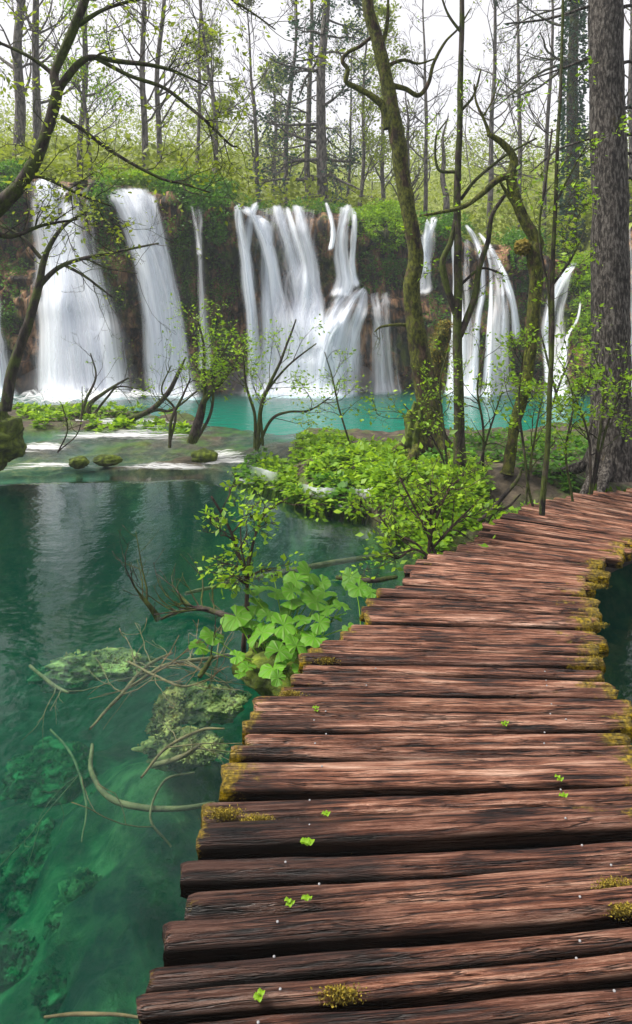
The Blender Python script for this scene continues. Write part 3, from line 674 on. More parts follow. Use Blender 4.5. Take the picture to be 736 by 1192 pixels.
# ---------------------------------------------------------------- plants and trees
def pxp(pts, Y, dY=0.):
    """(px x, px y, px radius[, extra depth]) -> world path and radii"""
    p = []; r = []
    for i, q in enumerate(pts):
        y = Y+(q[3] if len(q) > 3 else 0)
        p.append(P(q[0], q[1], y)); r.append(q[2]*y/F)
    return np.array(p), np.array(r)
def smooth_path(pts, Y, n=None, wob=.0, seed=0):
    p, r = pxp(pts, Y); n = n or max(12, 7*len(pts))
    c = spline(np.hstack([p, r[:, None]]), n)
    if wob: c[:, :3] += wob*np.stack([fbm(c[:, 2]*2, k*5., seed, seed+k, 2) for k in range(3)], -1)
    return c[:, :3], np.maximum(c[:, 3], .002)
def big_tree(name, label, cat, Y, trunk, limbs, mat, seed, twig=None, leaf=None, rough=.16, sides=18, group=None, extra=None):
    rr = np.random.default_rng(seed)
    tp, tr = smooth_path(trunk, Y, len(trunk)*14, .01, seed); base = tp[0].copy()
    root = thing(name, label, cat, base, group)
    tips = []
    for lb in limbs:
        lp, lr = smooth_path(lb, Y, None, .01, seed+3); mb = MB(); tube(mb, lp, lr, 8, rough*.6, seed+5, 8.)
        tips.append((lp[-1], unit(lp[-1]-lp[-2])))
        if twig:
            for j in range(twig[0]):
                i = rr.integers(len(lp)//4, len(lp)-1); t = unit(lp[i+1]-lp[i]); s_ = unit(np.cross(t, rr.normal(0, 1, 3)))
                grow(mb, tips, lp[i], t*.6+s_*.8+np.array([0, 0, twig[3]]), twig[1]*rr.uniform(.5, 1.2), min(lr[i]*.55, twig[2]), 2, rr, (2, 4), (25, 60), .2, .03, .6, 5, .0022)
        mb.build('branch', M[mat], root, base)
    mb = MB(); tube(mb, tp, tr, sides, rough, seed, 5.)
    if extra: extra(mb, tp, tr, base, rr)
    if twig and twig[4]:
        for j in range(twig[4]):
            i = rr.integers(len(tp)//5, len(tp)-2); t = unit(tp[i+1]-tp[i]); s_ = unit(np.cross(t, rr.normal(0, 1, 3)))
            grow(mb, tips, tp[i], t*.3+s_, twig[1]*rr.uniform(.4, 1.), min(tr[i]*.4, twig[2]), 2, rr, (2, 4), (25, 60), .2, .05, .6, 5, .0022)
    mb.build('trunk', M[mat], root, base)
    if leaf and tips:
        c, d = scatter(tips, leaf[0], leaf[1], rr); m3 = MB(); leaves(m3, c, leaf[2], rr, .5, .55, dirs=d); m3.build('foliage', M[leaf[3]], root, base)
    return root
def roots(k, spread, r0):
    def f(mb, tp, tr, base, rr):
        for j in range(k):
            a = j*2*math.pi/k+rr.uniform(-.4, .4); d = np.array([math.cos(a), math.sin(a), 0]); L = spread*rr.uniform(.6, 1.2)
            q = [base+np.array([0, 0, .42])+d*tr[0]*.35, base+d*tr[0]*.95+np.array([0, 0, .13]), base+d*(tr[0]+L*.5)+np.array([0, 0, .02]), base+d*(tr[0]+L)+np.array([0, 0, -.12])]
            tube(mb, spline(q, 16), np.linspace(r0, r0*.35, 16), 8, .2, j, 6.)
    return f
big_tree('spruce_tree', 'thick grey-barked trunk with short dead stubs at the right edge of the photo', 'tree', 7.5,
    [(712, 556, 29), (712, 520, 25), (711, 470, 22.5), (711, 380, 21.5), (710, 250, 20.5), (707, 120, 19.5), (705, 0, 19), (704, -300, 17), (703, -900, 12), (703, -1300, 4)],
    [[(722, y0, 2.6), (734, y0-3, 1.8), (748+k*2, y0+2, 1.)] for k, y0 in enumerate((10, 75, 128, 160, 182, 210))]+
    [[(694, 65, 2.), (660, 78, 1.4), (620, 92, .9)], [(694, 160, 1.6), (650, 175, 1.2), (618, 200, .8)], [(694, 5, 2), (640, 22, 1.5), (590, 28, 1)]],
    'bark_grey', 41, (3, .55, .006, -.2, 0), None, .10, 32, extra=roots(7, .5, .09))
big_tree('mossy_tree', 'tall sinuous tree with golden green moss and a looped branch beside the lake', 'tree', 9.0,
    [(497, 528, 25), (500, 500, 18), (500, 475, 14.5), (492, 430, 12.5), (484, 380, 10.5), (479, 335, 9.5), (484, 300, 9), (478, 260, 8.5), (470, 215, 9), (463, 165, 9.5), (456, 125, 8.2), (448, 85, 7.5), (438, 40, 7.2), (428, 0, 6.5), (420, -120, 5), (430, -300, 3)],
    [[(452, 150, 6), (447, 125, 5), (433, 112, 4), (415, 102, 3.4), (403, 95, 3), (405, 82, 2.8), (399, 72, 2.6), (405, 62, 2.4), (420, 54, 2.2), (434, 42, 1.8)],
     [(458, 100, 3.6), (473, 104, 3), (488, 111, 2.8), (499, 97, 2.4), (505, 75, 2), (518, 50, 1.6), (534, 33, 1.2), (548, 10, .8)],
     [(450, 78, 2.5), (470, 71, 2), (488, 75, 1.4), (510, 68, .9)], [(440, 60, 2.8), (449, 38, 2.4), (452, 10, 1.8), (450, -40, 1.2)],
     [(488, 385, 2.5), (470, 378, 2), (445, 380, 1.4), (436, 386, .8)]],
    'bark_moss', 43, (2, .5, .006, .1, 0), None, .22, 24, extra=roots(6, .45, .09))
big_tree('forked_tree', 'thin straight dark tree with two bowed side stems beside the boardwalk', 'tree', 7.9,
    [(535, 548, 8), (535, 500, 6.4), (534, 430, 5.8), (533, 345, 5), (533, 300, 4.4), (533, 225, 4.2), (535, 150, 3.6), (538, 0, 2.8), (539, -150, 2)],
    [[(535, 392, 4.2), (542, 375, 4.2), (553, 345, 4), (558, 310, 3.5), (568, 280, 3), (573, 250, 2.6), (588, 226, 2), (600, 205, 1.2)],
     [(532, 370, 4.2), (526, 350, 4.2), (518, 325, 4.2), (515, 303, 3.8), (524, 283, 3.4), (529, 262, 2.8), (532, 240, 2.2)],
     [(536, 232, 2.2), (555, 208, 2), (590, 180, 1.6), (625, 160, 1)], [(537, 330, 1.8), (560, 312, 1.5), (585, 318, 1)],
     [(532, 200, 2.3), (510, 196, 1.8), (508, 160, 1.3), (520, 140, .8)], [(538, 40, 2), (522, 18, 1.5), (512, -10, 1)], [(536, 130, 2), (552, 110, 1.5), (560, 80, 1)]],
    'bark_dark', 47, (3, .4, .004, .1, 5), (260, .03, .05, 'leaf_bright'), .15, 12)
big_tree('crooked_tree', 'crooked broken-topped tree with golden moss in the middle of the right bank', 'tree', 7.65,
    [(592, 552, 9), (593, 545, 7), (600, 495, 6.3), (613, 445, 7.6), (618, 390, 7), (624, 330, 7.4), (623, 295, 9), (625, 280, 8), (613, 260, 6.4), (603, 240, 6), (595, 210, 6), (598, 185, 5), (586, 167, 4), (568, 156, 2.8)],
    [[(594, 204, 4.6), (578, 210, 4), (558, 228, 3.3), (538, 241, 2.6), (512, 247, 2), (488, 251, 1.3)], [(610, 256, 3), (590, 225, 2.2), (578, 205, 1.6)],
     [(570, 157, 2.2), (563, 138, 1.8), (554, 118, 1.4), (552, 98, .9)], [(562, 136, 1.2), (572, 118, .9), (580, 95, .6)]],
    'bark_moss', 53, (3, .35, .004, .15, 3), (120, .03, .05, 'leaf_bright'), .26, 16)
big_tree('sapling', 'slender green-grey sapling rising straight from the boardwalk edge', 'tree', 5.96,
    [(632, 600, 3.6), (637, 520, 3.2), (641, 440, 2.9), (643, 330, 2.6), (648, 200, 2.2), (652, 100, 1.9), (655, 0, 1.6), (657, -100, 1.)],
    [[(641, 420, 1.8), (640, 350, 1.6), (628, 280, 1.4), (634, 220, 1.5), (643, 150, 1.1)], [(646, 240, 1.6), (665, 200, 1.1), (685, 165, .7)], [(644, 330, 1.6), (665, 300, 1.2), (680, 270, .7)]],
    'bark_dark', 59, (6, .4, .003, .15, 16), (700, .03, .045, 'leaf_bright'), .1, 10)
big_tree('leaning_tree', 'slender dark tree leaning right from the mossy boulder at the left edge', 'tree', 9.3,
    [(6, 478, 6.5), (12, 440, 6.5), (20, 412, 6), (35, 370, 5.4), (45, 335, 4.6), (50, 305, 3.8), (58, 285, 3), (75, 262, 2.2), (100, 246, 1.4)],
    [[(45, 333, 3.4), (60, 318, 3), (75, 308, 2.6), (100, 300, 2.2), (145, 291, 1.6), (185, 283, 1)], [(75, 308, 2), (100, 322, 1.5), (130, 345, .9)],
     [(48, 300, 2.4), (25, 275, 1.8), (0, 262, 1.2), (-30, 255, .8)], [(100, 300, 1.5), (125, 312, 1), (160, 318, .6)]],
    'bark_dark', 61, (5, .9, .006, .0, 4), (90, .03, .05, 'leaf_yellow'), .12, 12)
big_tree('overhanging_tree', 'dark tree reaching in from the left edge with long arching branches over the falls', 'tree', 6.5,
    [(-140, 640, 21), (-125, 520, 18), (-90, 400, 15), (-45, 290, 12), (0, 240, 9.5), (25, 213, 8.2), (45, 180, 7.4), (56, 150, 6.6), (67, 108, 6.4), (64, 86, 5), (80, 50, 5.4), (100, 0, 5), (118, -60, 4), (125, -160, 2.5)],
    [[(68, 104, 5), (78, 90, 4.6), (92, 74, 4.2), (108, 67, 3.4), (140, 72, 3), (175, 76, 2.5), (205, 84, 1.8), (240, 100, 1)],
     [(110, 67, 2.8), (150, 88, 2.5), (190, 102, 2.3), (220, 124, 2.1), (245, 145, 1.9), (268, 168, 1.4), (278, 170, .8)],
     [(72, 135, 2.8), (98, 152, 2.4), (130, 176, 2.1), (185, 206, 1.8), (215, 214, 1.4), (245, 224, .8)],
     [(66, 90, 3), (40, 70, 2.4), (10, 55, 2), (-30, 40, 1.4)], [(88, 32, 3), (120, 12, 2.3), (160, 0, 1.8), (215, -12, 1.2)],
     [(108, -30, 2.6), (160, -30, 2.2), (230, -20, 1.9), (285, 10, 1.3), (320, 35, .8)], [(20, 218, 3), (45, 205, 2.2), (90, 225, 1.6), (130, 240, 1)],
     [(-20, 262, 4), (10, 275, 3), (50, 262, 2), (90, 255, 1.2)]],
    'bark_dark', 67, (9, .75, .006, -.02, 6), (2600, .05, .055, 'leaf_yellow'), .14, 16)

# --- trees standing behind the falls
def far_tree(name, label, px, D, hgt, r, seed, kind='bare', lean=0., leafn=0, lmat='leaf_yellow', lsz=.12, top=None):
    rr = np.random.default_rng(seed); Y0 = 20.8+D; X = (px-CX)*Y0/F
    Xc = float(np.clip(X, -31, 31)); z0 = float(hillz(Xc, D))-.2; Y0 = float(CY(Xc, LZ(Xc)))+D; X = (px-CX)*Y0/F
    base = np.array([X, Y0, z0]); root = thing(name, label, 'tree', base, 'trees behind the waterfalls')
    n = 26; t = np.linspace(0, 1, n); pts = base+np.stack([lean*t+.25*fbm(t*3, seed, 0, 5, 2), .2*fbm(t*3, seed+9, 0, 6, 2), hgt*t], -1)
    rad = r*.7*(1-t)**.8+.012; mb = MB(); tube(mb, pts, rad, 9, .12, seed, 2.); mb.build('trunk', M['bark_pale' if kind != 'ivy' else 'bark_dark'], root, base)
    tips = []; tw = MB()
    if kind != 'snag':
        nb = {'bare': 26, 'leafy': 24, 'ivy': 26, 'conifer': 46}[kind]
        for j in range(nb):
            f = rr.uniform(.22 if kind != 'conifer' else .1, .98); i = int(f*(n-1)); a = rr.uniform(0, 2*math.pi)
            L = (hgt*.20*(1-f)**.6+.5)*rr.uniform(.6, 1.2)
            upz = rr.uniform(.3, 1.) if kind in ('bare', 'leafy') else rr.uniform(-.25, .15)
            if kind == 'conifer': L *= .75
            grow(tw, tips, pts[i], (math.cos(a), math.sin(a), upz), L, max(rad[i]*.4, .012), 2, rr, (3, 5), (22, 50), .14, .1 if kind != 'conifer' else -.02, .55, 4, .007)
        tw.build('crown', M['bark_pale' if kind != 'ivy' else 'bark_dark'], root, base)
    if leafn and tips:
        c, d = scatter(tips, leafn, .12, rr); m3 = MB(); leaves(m3, c, lsz, rr, .4, .6, dirs=d); m3.build('foliage', M[lmat], root, base)
    if kind == 'ivy':
        m3 = MB(); i = rr.integers(0, int(n*.93), 9000); a = rr.uniform(0, 2*math.pi, 9000)
        rad2 = (rad[i]+.06+.38*np.abs(fbm(a*1.0, i*.8, 0, seed, 3))*rr.uniform(.3, 1.6, 9000))
        c = pts[i]+np.stack([np.cos(a)*rad2, np.sin(a)*rad2, rr.uniform(-.5, .5, 9000)*hgt/n], -1)
        leaves(m3, c, .12, rr, .2, .8, dirs=np.stack([np.cos(a), np.sin(a), 0*a-.6], -1)); m3.build('ivy', M[lmat], root, base)
    if top:
        m3 = MB(); q = pts[int(n*top[0])]; c = q+rr.normal(0, top[1], (700, 3)); leaves(m3, c, .12, rr, .3, .4); m3.build('mistletoe', M['leaf_dull'], root, base)
    return root
FT = [
 ('leafy_tree', 'stout pale trunk with fresh leaves at the far upper left', 20, 4, 15, .30, 'leafy', .3, 2200, 'leaf_yellow', .12),
 ('leafy_tree', 'twin of the stout pale trunk, just right of it, at the upper left', 47, 5, 16, .24, 'leafy', -.2, 1600, 'leaf_yellow', .12),
 ('bare_tree', 'thin tree between the far left falls, crossed by the arching branch', 97, 3, 13, .14, 'leafy', .4, 900, 'leaf_yellow', .11),
 ('leafy_tree', 'tall sparse-leaved tree above the leaning waterfall', 172, 3, 14, .16, 'leafy', .1, 1500, 'leaf_yellow', .11),
 ('leafy_tree', 'slim companion close on the right of the tall sparse-leaved tree', 186, 5, 15, .15, 'leafy', .3, 1100, 'leaf_yellow', .11),
 ('leafy_tree', 'small dense green tree above the gap between the first two big falls', 102, 2, 7, .10, 'leafy', -.2, 2400, 'leaf_bright', .10),
 ('bare_tree', 'leaning bare tree above the dark rock left of the central falls', 258, 6, 13, .13, 'bare', -1.4, 0, 'leaf_yellow', .1),
 ('bare_tree', 'bare tree with a mistletoe ball at its top above the twin fall', 303, 4, 8.5, .13, 'bare', -.3, 0, 'leaf_yellow', .1),
 ('bare_tree', 'bare branching tree just right of the mistletoe tree', 336, 7, 13, .17, 'bare', .2, 0, 'leaf_yellow', .1),
 ('conifer_tree', 'dark shaggy conifer above the middle of the central falls', 378, 4, 17, .32, 'conifer', .0, 5200, 'leaf_dark', .14),
 ('conifer_tree', 'thinner dark conifer leaning on the shaggy one from the left', 360, 8, 17, .20, 'conifer', .3, 2600, 'leaf_dark', .14),
 ('leafy_tree', 'young yellow green tree left of the sinuous mossy tree', 418, 5, 10, .12, 'leafy', .2, 3000, 'leaf_yellow', .12),
 ('leafy_tree', 'low rounded yellow green tree behind the looped branch', 446, 9, 11, .16, 'leafy', .0, 3400, 'leaf_yellow', .14),
 ('bare_tree', 'slim bare tree just right of the sinuous mossy trunk', 494, 8, 13, .14, 'bare', .1, 0, 'leaf_yellow', .1),
 ('dead_snag', 'broken pointed snag between the mossy tree and the thin straight tree', 516, 4, 5.2, .22, 'snag', .0, 0, 'leaf_yellow', .1),
 ('bare_tree', 'tall fine-twigged bare tree above the crooked tree top', 568, 5, 15, .15, 'bare', .1, 500, 'leaf_yellow', .1),
 ('bare_tree', 'fine bare tree right of the crooked tree top', 606, 8, 16, .16, 'bare', -.2, 0, 'leaf_yellow', .1),
 ('bare_tree', 'bare tree close left of the ivy-clad trunk', 636, 5, 15, .13, 'bare', .2, 600, 'leaf_yellow', .1),
 ('ivy_tree', 'big trunk clad in dark blue green ivy left of the grey trunk', 668, 3, 18, .36, 'ivy', .1, 600, 'leaf_dark', .14),
 ('bare_tree', 'pale bare tree at the right edge behind the stubs of the grey trunk', 734, 5, 16, .18, 'bare', .1, 700, 'leaf_yellow', .1),
 ('bare_tree', 'thin bare tree seen against the sky right of the top-left branches', 228, 9, 15, .12, 'bare', .3, 500, 'leaf_yellow', .1),
 ('leafy_tree', 'yellow green bushy tree on the slope above the leaning waterfall', 246, 16, 10, .2, 'leafy', .2, 3600, 'leaf_yellow', .18),
 ('leafy_tree', 'yellow green tree low on the slope right of the mistletoe tree', 318, 18, 9, .2, 'leafy', .0, 3000, 'leaf_yellow', .18),
 ('bare_tree', 'short bare tree above the fanning waterfall', 402, 7, 9, .1, 'bare', .3, 300, 'leaf_yellow', .1),
 ('bare_tree', 'stocky bare trunk low behind the mossy trunk', 470, 6, 6.5, .22, 'bare', .1, 0, 'leaf_yellow', .1),
]
for k, (nm, lab, px, D, h, r, kd, ln, nl, lm, ls) in enumerate(FT):
    far_tree(nm, lab, px, D, h, r, 100+k, kd, ln, nl, lm, ls, top=(.97, .22) if 'with a mistletoe' in lab else None)

# --- foliage masses of the slope and the cliff
def clumps(mb, C, rad, n, size, rr, flat=.7, up=.5, asp=.6):
    for c, r in zip(C, rad):
        d = rr.normal(0, 1, (n, 3)); d /= np.linalg.norm(d, axis=1)[:, None]
        q = rr.uniform(.35, 1, n)[:, None]**.5*(1+.3*fbm(d[:, 0]*2+c[0], d[:, 1]*2, d[:, 2]*2, 3, 2))[:, None]
        p = np.asarray(c)+d*q*r*np.array([1, 1, flat]); leaves(mb, p, size, rr, up, asp, dirs=d)
rr = np.random.default_rng(301)
mb = MB(); C = []; Rd = []
for j in range(620):
    D = 2+60*rr.random()**1.2; X = rr.uniform(-.62, .62)*(22+D); Xc = np.clip(X, -31, 31)
    r_ = rr.uniform(.7, 1.5)*(1+D*.05); C.append((X, float(CY(Xc, LZ(Xc)))+D, float(hillz(Xc, D))+r_*.3)); Rd.append(r_)
clumps(mb, C, Rd, 260, .24, rr, .9)
o = struct(mb.build('woodland_undergrowth', M['leaf_far']), 'stuff')
mb = MB(); C = []; Rd = []
for j in range(110):
    D = 6+55*rr.random(); X = rr.uniform(-.6, .6)*(22+D); Xc = np.clip(X, -31, 31)
    r_ = rr.uniform(.5, 1.0)*(1+D*.03); C.append((X, float(CY(Xc, LZ(Xc)))+D, float(hillz(Xc, D))+r_*.5)); Rd.append(r_)
clumps(mb, C, Rd, 120, .22, rr, .9)
struct(mb.build('dull_undergrowth', M['leaf_dull']), 'stuff')
mb = MB()                                                 # bare far wood on the hill: thin poles and twigs
for j in range(30):
    D = rr.uniform(20, 60); X = rr.uniform(-.6, .6)*(22+D); Xc = float(np.clip(X, -31, 31)); b = np.array([X, float(CY(Xc, LZ(Xc)))+D, float(hillz(Xc, D))-.2])
    h = rr.uniform(3.5, 8); q = spline([b, b+np.array([rr.normal(0, .2), 0, h*.5]), b+np.array([rr.normal(0, .5), 0, h])], 7); tube(mb, q, np.linspace(.055, .015, 7), 4)
    for i in range(9):
        f = rr.uniform(.3, .95); p0 = b+(q[-1]-b)*f; a = rr.uniform(0, 6.28); L = h*.25*(1.1-f)+.4
        tube(mb, spline([p0, p0+np.array([math.cos(a)*L*.5, math.sin(a)*L*.5, L*.5]), p0+np.array([math.cos(a)*L*.8, math.sin(a)*L*.8, L*1.1])], 4), np.linspace(.03, .012, 4), 3)
struct(mb.build('far_woodland', M['bark_pale']), 'stuff')

def cliff_green(name, label, boxes, per, size, mat, seed, hang=.3, zr=(0, 1)):
    rr = np.random.default_rng(seed); mb = MB()
    cs = []
    for (x0, y0, x1, y1, n) in boxes:
        for j in range(n):
            x, y = rr.uniform(x0, x1), rr.uniform(y0, y1); X = (x-CX)*21.6/F; Z = EYE-(y-YH)*21.6/F; zl = float(LZ(X))
            Yc = float(CY(X, min(Z, zl)))+(max(0, Z-zl)*1.5)-.08
            cs.append(((x-CX)*Yc/F, Yc, Z))
    cs = np.array(cs); b = cs.mean(0)
    clumps(mb, cs, rr.uniform(.12, .42, len(cs)), per, size, rr, .8, .35)
    o = mb.build(name, M[mat], None, b); tag(o, label, 'plants'); o['kind'] = 'stuff'; return o
cliff_green('ivy_patch', 'dark green leafy curtain hanging over the lip left of the central falls', [(186, 208, 272, 232, 56), (215, 232, 268, 255, 22), (244, 258, 266, 280, 7)], 170, .085, 'leaf_mid', 1)
cliff_green('bush', 'bright low greenery along the top of the leaning waterfall', [(110, 205, 200, 216, 26), (190, 200, 240, 214, 16)], 150, .09, 'leaf_bright', 2)
cliff_green('bush', 'dark mossy bush on the lip at the far left', [(0, 186, 34, 232, 32), (0, 232, 22, 260, 8)], 160, .085, 'leaf_mid', 3)
cliff_green('ivy_patch', 'green tuft hanging between the first two big waterfalls', [(98, 222, 128, 262, 16)], 120, .08, 'leaf_mid', 4)
cliff_green('bush', 'bright green bushes on the lip right of the fanning waterfall', [(412, 230, 478, 252, 36), (420, 252, 470, 285, 26)], 160, .09, 'leaf_bright', 5)
cliff_green('bush', 'green bush hanging on the rock below the bright lip bushes', [(424, 290, 476, 338, 20)], 150, .08, 'leaf_mid', 6)
cliff_green('bush', 'low bush on the lip behind the thin straight tree', [(484, 240, 545, 262, 22), (505, 262, 530, 300, 14)], 150, .085, 'leaf_mid', 7)
cliff_green('bush', 'dark green bushes on the cliff behind the crooked tree', [(590, 262, 630, 300, 26), (600, 300, 632, 350, 10)], 150, .085, 'leaf_mid', 8)
cliff_green('bush', 'bright green bushes draping the rock left of the grey trunk', [(658, 300, 700, 345, 34), (672, 345, 700, 400, 20)], 150, .085, 'leaf_bright', 9)
cliff_green('moss_patch', 'yellow green plants on the lower rock behind the saplings', [(565, 360, 630, 448, 40), (480, 390, 515, 448, 14)], 110, .075, 'leaf_dull', 10)
cliff_green('moss_patch', 'small yellow plants on the rock between the central falls', [(376, 262, 388, 330, 10), (250, 300, 268, 400, 10)], 70, .07, 'leaf_dull', 12)
cliff_green('hanging_moss', 'dark moss hanging down the rock between the broad and the leaning waterfalls', [(112, 262, 140, 400, 26)], 110, .07, 'leaf_mid', 21)
cliff_green('hanging_moss', 'dark moss on the rock between the leaning and the slim waterfalls', [(205, 270, 226, 400, 20), (190, 240, 210, 300, 10)], 110, .07, 'leaf_mid', 22)
cliff_green('hanging_moss', 'dark moss on the rock between the slim and the twin waterfalls', [(246, 280, 268, 420, 28)], 110, .07, 'leaf_mid', 23)
cliff_green('hanging_moss', 'dark hanging moss on the rock at the far left edge', [(0, 262, 30, 400, 26)], 110, .07, 'leaf_mid', 24)
cliff_green('hanging_moss', 'moss on the rock around the thin falls behind the straight tree', [(500, 300, 525, 430, 20), (555, 330, 575, 430, 16), (600, 350, 632, 430, 18)], 110, .07, 'leaf_mid', 25)
cliff_green('bush', 'low green growth along the lip above the central falls', [(280, 232, 400, 238, 22)], 90, .08, 'leaf_mid', 13)

# --- shrubs and saplings on the banks
def shrub(name, label, bx, by, z, stems, seed, nl=500, lsz=.05, lm='leaf_bright', tw=(4, .35), spread=.035, bark_='bark_dark', Y=None, group=None, cat='shrub'):
    rr = np.random.default_rng(seed); b = G(bx, by, z); Y = Y or b[1]
    b[2] -= .05; root = thing(name, label, cat, b, group); mb = MB(); tips = []
    for st in stems:
        lp, lr = smooth_path([(bx+rr.uniform(-9, 9), by+rr.uniform(-3, 3), st[0][2]*1.05)]+list(st), Y, 22, .02, seed); lr = lr*.72; tube(mb, lp, lr, 7, .1, seed)
        tips.append((lp[-1], unit(lp[-1]-lp[-2])))
        for j in range(tw[0]):
            i = rr.integers(6, len(lp)-1); t = unit(lp[i+1]-lp[i]); s_ = unit(np.cross(t, rr.normal(0, 1, 3)))
            grow(mb, tips, lp[i], t*.7+s_*.8, tw[1]*rr.uniform(.5, 1.2), min(lr[i]*.6, .007), 2, rr, (2, 4), (25, 60), .2, .05, .6, 5, .0018)
    mb.build('stem', M[bark_], root, b)
    if nl:
        c, d = scatter(tips, nl, spread, rr); m3 = MB(); leaves(m3, c, lsz, rr, .55, .55, dirs=d); m3.build('foliage', M[lm], root, b)
    return root
shrub('shrub', 'leafy shrub with a thick dark leaning stem in front of the slim waterfall', 226, 515, .3, [[(230, 490, 6), (238, 465, 5), (262, 440, 3), (285, 405, 2)], [(236, 480, 3.5), (238, 430, 3), (236, 395, 2), (230, 370, 1.2)], [(245, 480, 2.5), (250, 430, 2), (268, 395, 1.2)]], 71, 1200, .055, tw=(6, .8), spread=.06)
shrub('shrub', 'multi-stemmed shrub with pale fresh leaves in front of the central falls', 300, 522, .3, [[(303, 480, 3.5), (312, 450, 3), (328, 415, 2.2), (345, 372, 1.3)], [(315, 490, 2.6), (335, 480, 2), (360, 478, 1.5), (385, 462, 1)], [(296, 480, 2.6), (285, 445, 2), (282, 410, 1.2)], [(305, 470, 2.2), (330, 430, 1.8), (368, 400, 1.1)]], 73, 1400, .055, tw=(6, .75), spread=.07)
shrub('bare_shrub', 'bare twiggy branch lying towards the leaning waterfall on the shelf', 95, 488, .28, [[(105, 470, 4), (120, 458, 3), (150, 440, 1.5)], [(100, 465, 2.5), (112, 440, 1.6), (105, 412, 1)], [(125, 462, 2), (140, 450, 1.4), (170, 455, .8)]], 79, 60, .05, tw=(4, .9))
shrub('bare_shrub', 'dark forked branch rising from the shelf between the two big falls', 150, 492, .28, [[(175, 478, 4.5), (195, 458, 4), (208, 432, 3), (216, 415, 1.5)], [(180, 478, 3), (200, 478, 2.2), (230, 455, 1.2)]], 83, 160, .05, tw=(4, .9))
shrub('bare_shrub', 'thin bare sprig in front of the broad left waterfall', 76, 528, .2, [[(78, 500, 1.2), (72, 470, 1)], [(92, 500, 1), (96, 450, .7)]], 85, 40, .04, tw=(4, .5))
shrub('bare_shrub', 'slender leaning stems beside the thick dark stem of the leafy shrub', 196, 520, .25, [[(200, 490, 2.6), (212, 462, 2), (222, 440, 1.2)], [(205, 480, 2), (188, 455, 1.5), (200, 425, 1)]], 89, 220, .05, tw=(5, .6))
SH = [(560, 556, [[(562, 500, 2), (556, 450, 1.6), (566, 405, 1)], [(570, 500, 1.6), (585, 455, 1)]], 'low leafy sapling between the thin straight tree and the crooked tree', 520),
      (612, 588, [[(610, 530, 2.2), (604, 470, 1.7), (610, 410, 1)], [(620, 520, 1.8), (632, 460, 1)]], 'leafy sapling in front of the crooked tree base', 560),
      (692, 575, [[(696, 520, 2.6), (702, 460, 2), (690, 405, 1)], [(705, 500, 2), (725, 450, 1.5), (730, 405, .9)], [(685, 510, 2), (668, 460, 1.1)]], 'bright leafy sapling against the foot of the big grey trunk', 1300),
      (662, 585, [[(660, 530, 2.), (668, 470, 1.5), (655, 425, .9)]], 'thin leafy shoot between the slender sapling and the grey trunk', 420),
      (520, 560, [[(518, 500, 1.8), (512, 450, 1.4), (520, 410, .9)], [(505, 510, 1.5), (470, 470, .9)]], 'thin leafy shoot between the mossy tree and the thin straight tree', 420),
      (400, 520, [[(396, 480, 1.6), (388, 440, 1.2), (378, 410, .8)]], 'tiny sprig in front of the turquoise lake left of the mossy tree', 160),
      (648, 480, [[(640, 430, 2.), (630, 390, 1.6), (625, 360, 1)], [(655, 440, 1.8), (670, 400, 1.)]], 'leafy bush on the far shore side behind the slender sapling', 500)]
for k, (x, y, st, lab, nl) in enumerate(SH):
    shrub('leafy_shrub', lab, x, y, .35, st, 200+k, nl, .05, tw=(7, .5), spread=.04, group='young leafy shrubs on the right bank')
shrub('waterside_shrub', 'small two-stemmed bush with bright leaves growing out of the big round leaves', 288, 765, .02, [[(288, 700, 3), (288, 672, 2.8), (272, 625, 2.3), (258, 598, 2.1), (245, 578, 1.8)], [(289, 690, 2.8), (293, 655, 2.4), (298, 625, 2), (310, 597, 1.7), (334, 580, 1.2)], [(288, 670, 1.6), (283, 640, 1.4), (280, 605, .8)]], 91, 600, .046, tw=(7, .27), spread=.03, bark_='twig', Y=4.3)
shrub('waterside_shrub', 'dense bright green shrub at the left edge of the boardwalk bend', 500, 652, .15, [[(495, 620, 2.5), (480, 590, 2), (465, 560, 1.2)], [(505, 610, 2.5), (520, 575, 2), (545, 548, 1.2)], [(485, 635, 2), (455, 620, 1.6), (438, 600, 1)], [(480, 640, 2), (462, 650, 1.4), (448, 645, 1)], [(500, 600, 2), (500, 560, 1.2)], [(520, 620, 2), (550, 590, 1.2)]], 93, 800, .062, tw=(8, .36), spread=.045, bark_='twig')
shrub('dead_branch', 'dark crooked dead branch leaning beside the boardwalk shrub', 560, 612, .2, [[(575, 590, 4), (600, 560, 3), (606, 545, 1.6)], [(568, 598, 3), (590, 590, 2), (605, 575, 1.2)]], 95, 0, tw=(2, .2))

# --- big round leaves (butterbur) on stalks
def round_leaf(mb, sm, foot, c, r, tilt, rr, yaw):
    n = 73; a = np.linspace(0.28, 2*math.pi-.28, n)+yaw
    lob = r*(1+.05*np.sin((a-yaw)*9)+.05*np.sin((a-yaw)*5+rr.uniform(0, 6))+.012*rr.normal(0, 1, n)); lob *= np.where(np.abs(a-yaw-math.pi) > 2.6, .92, 1)
    rows = []
    for f in (0.02, .3, .6, .85, 1.):
        z = .10*r*f+.09*r*np.cos((a-yaw)*4+f*3)*f*f-.28*r*f**3*(.6+.4*np.sin(a*2))
        rows.append(np.stack([np.cos(a)*lob*f, np.sin(a)*lob*f, z], -1))
    X = np.stack(rows); tx, ty = tilt
    X[..., 2] += X[..., 0]*tx+X[..., 1]*ty; X = X+np.asarray(c)
    mb.grid(X); mb.qa.append(np.broadcast_to(np.abs(np.cos((a-yaw)*4.5))**14, (5, n)).ravel()); tube(sm, spline([foot, (np.asarray(foot)+np.asarray(c))/2+rr.normal(0, .012, 3), c], 9), np.linspace(.0042, .0028, 9), 5)
mud = None
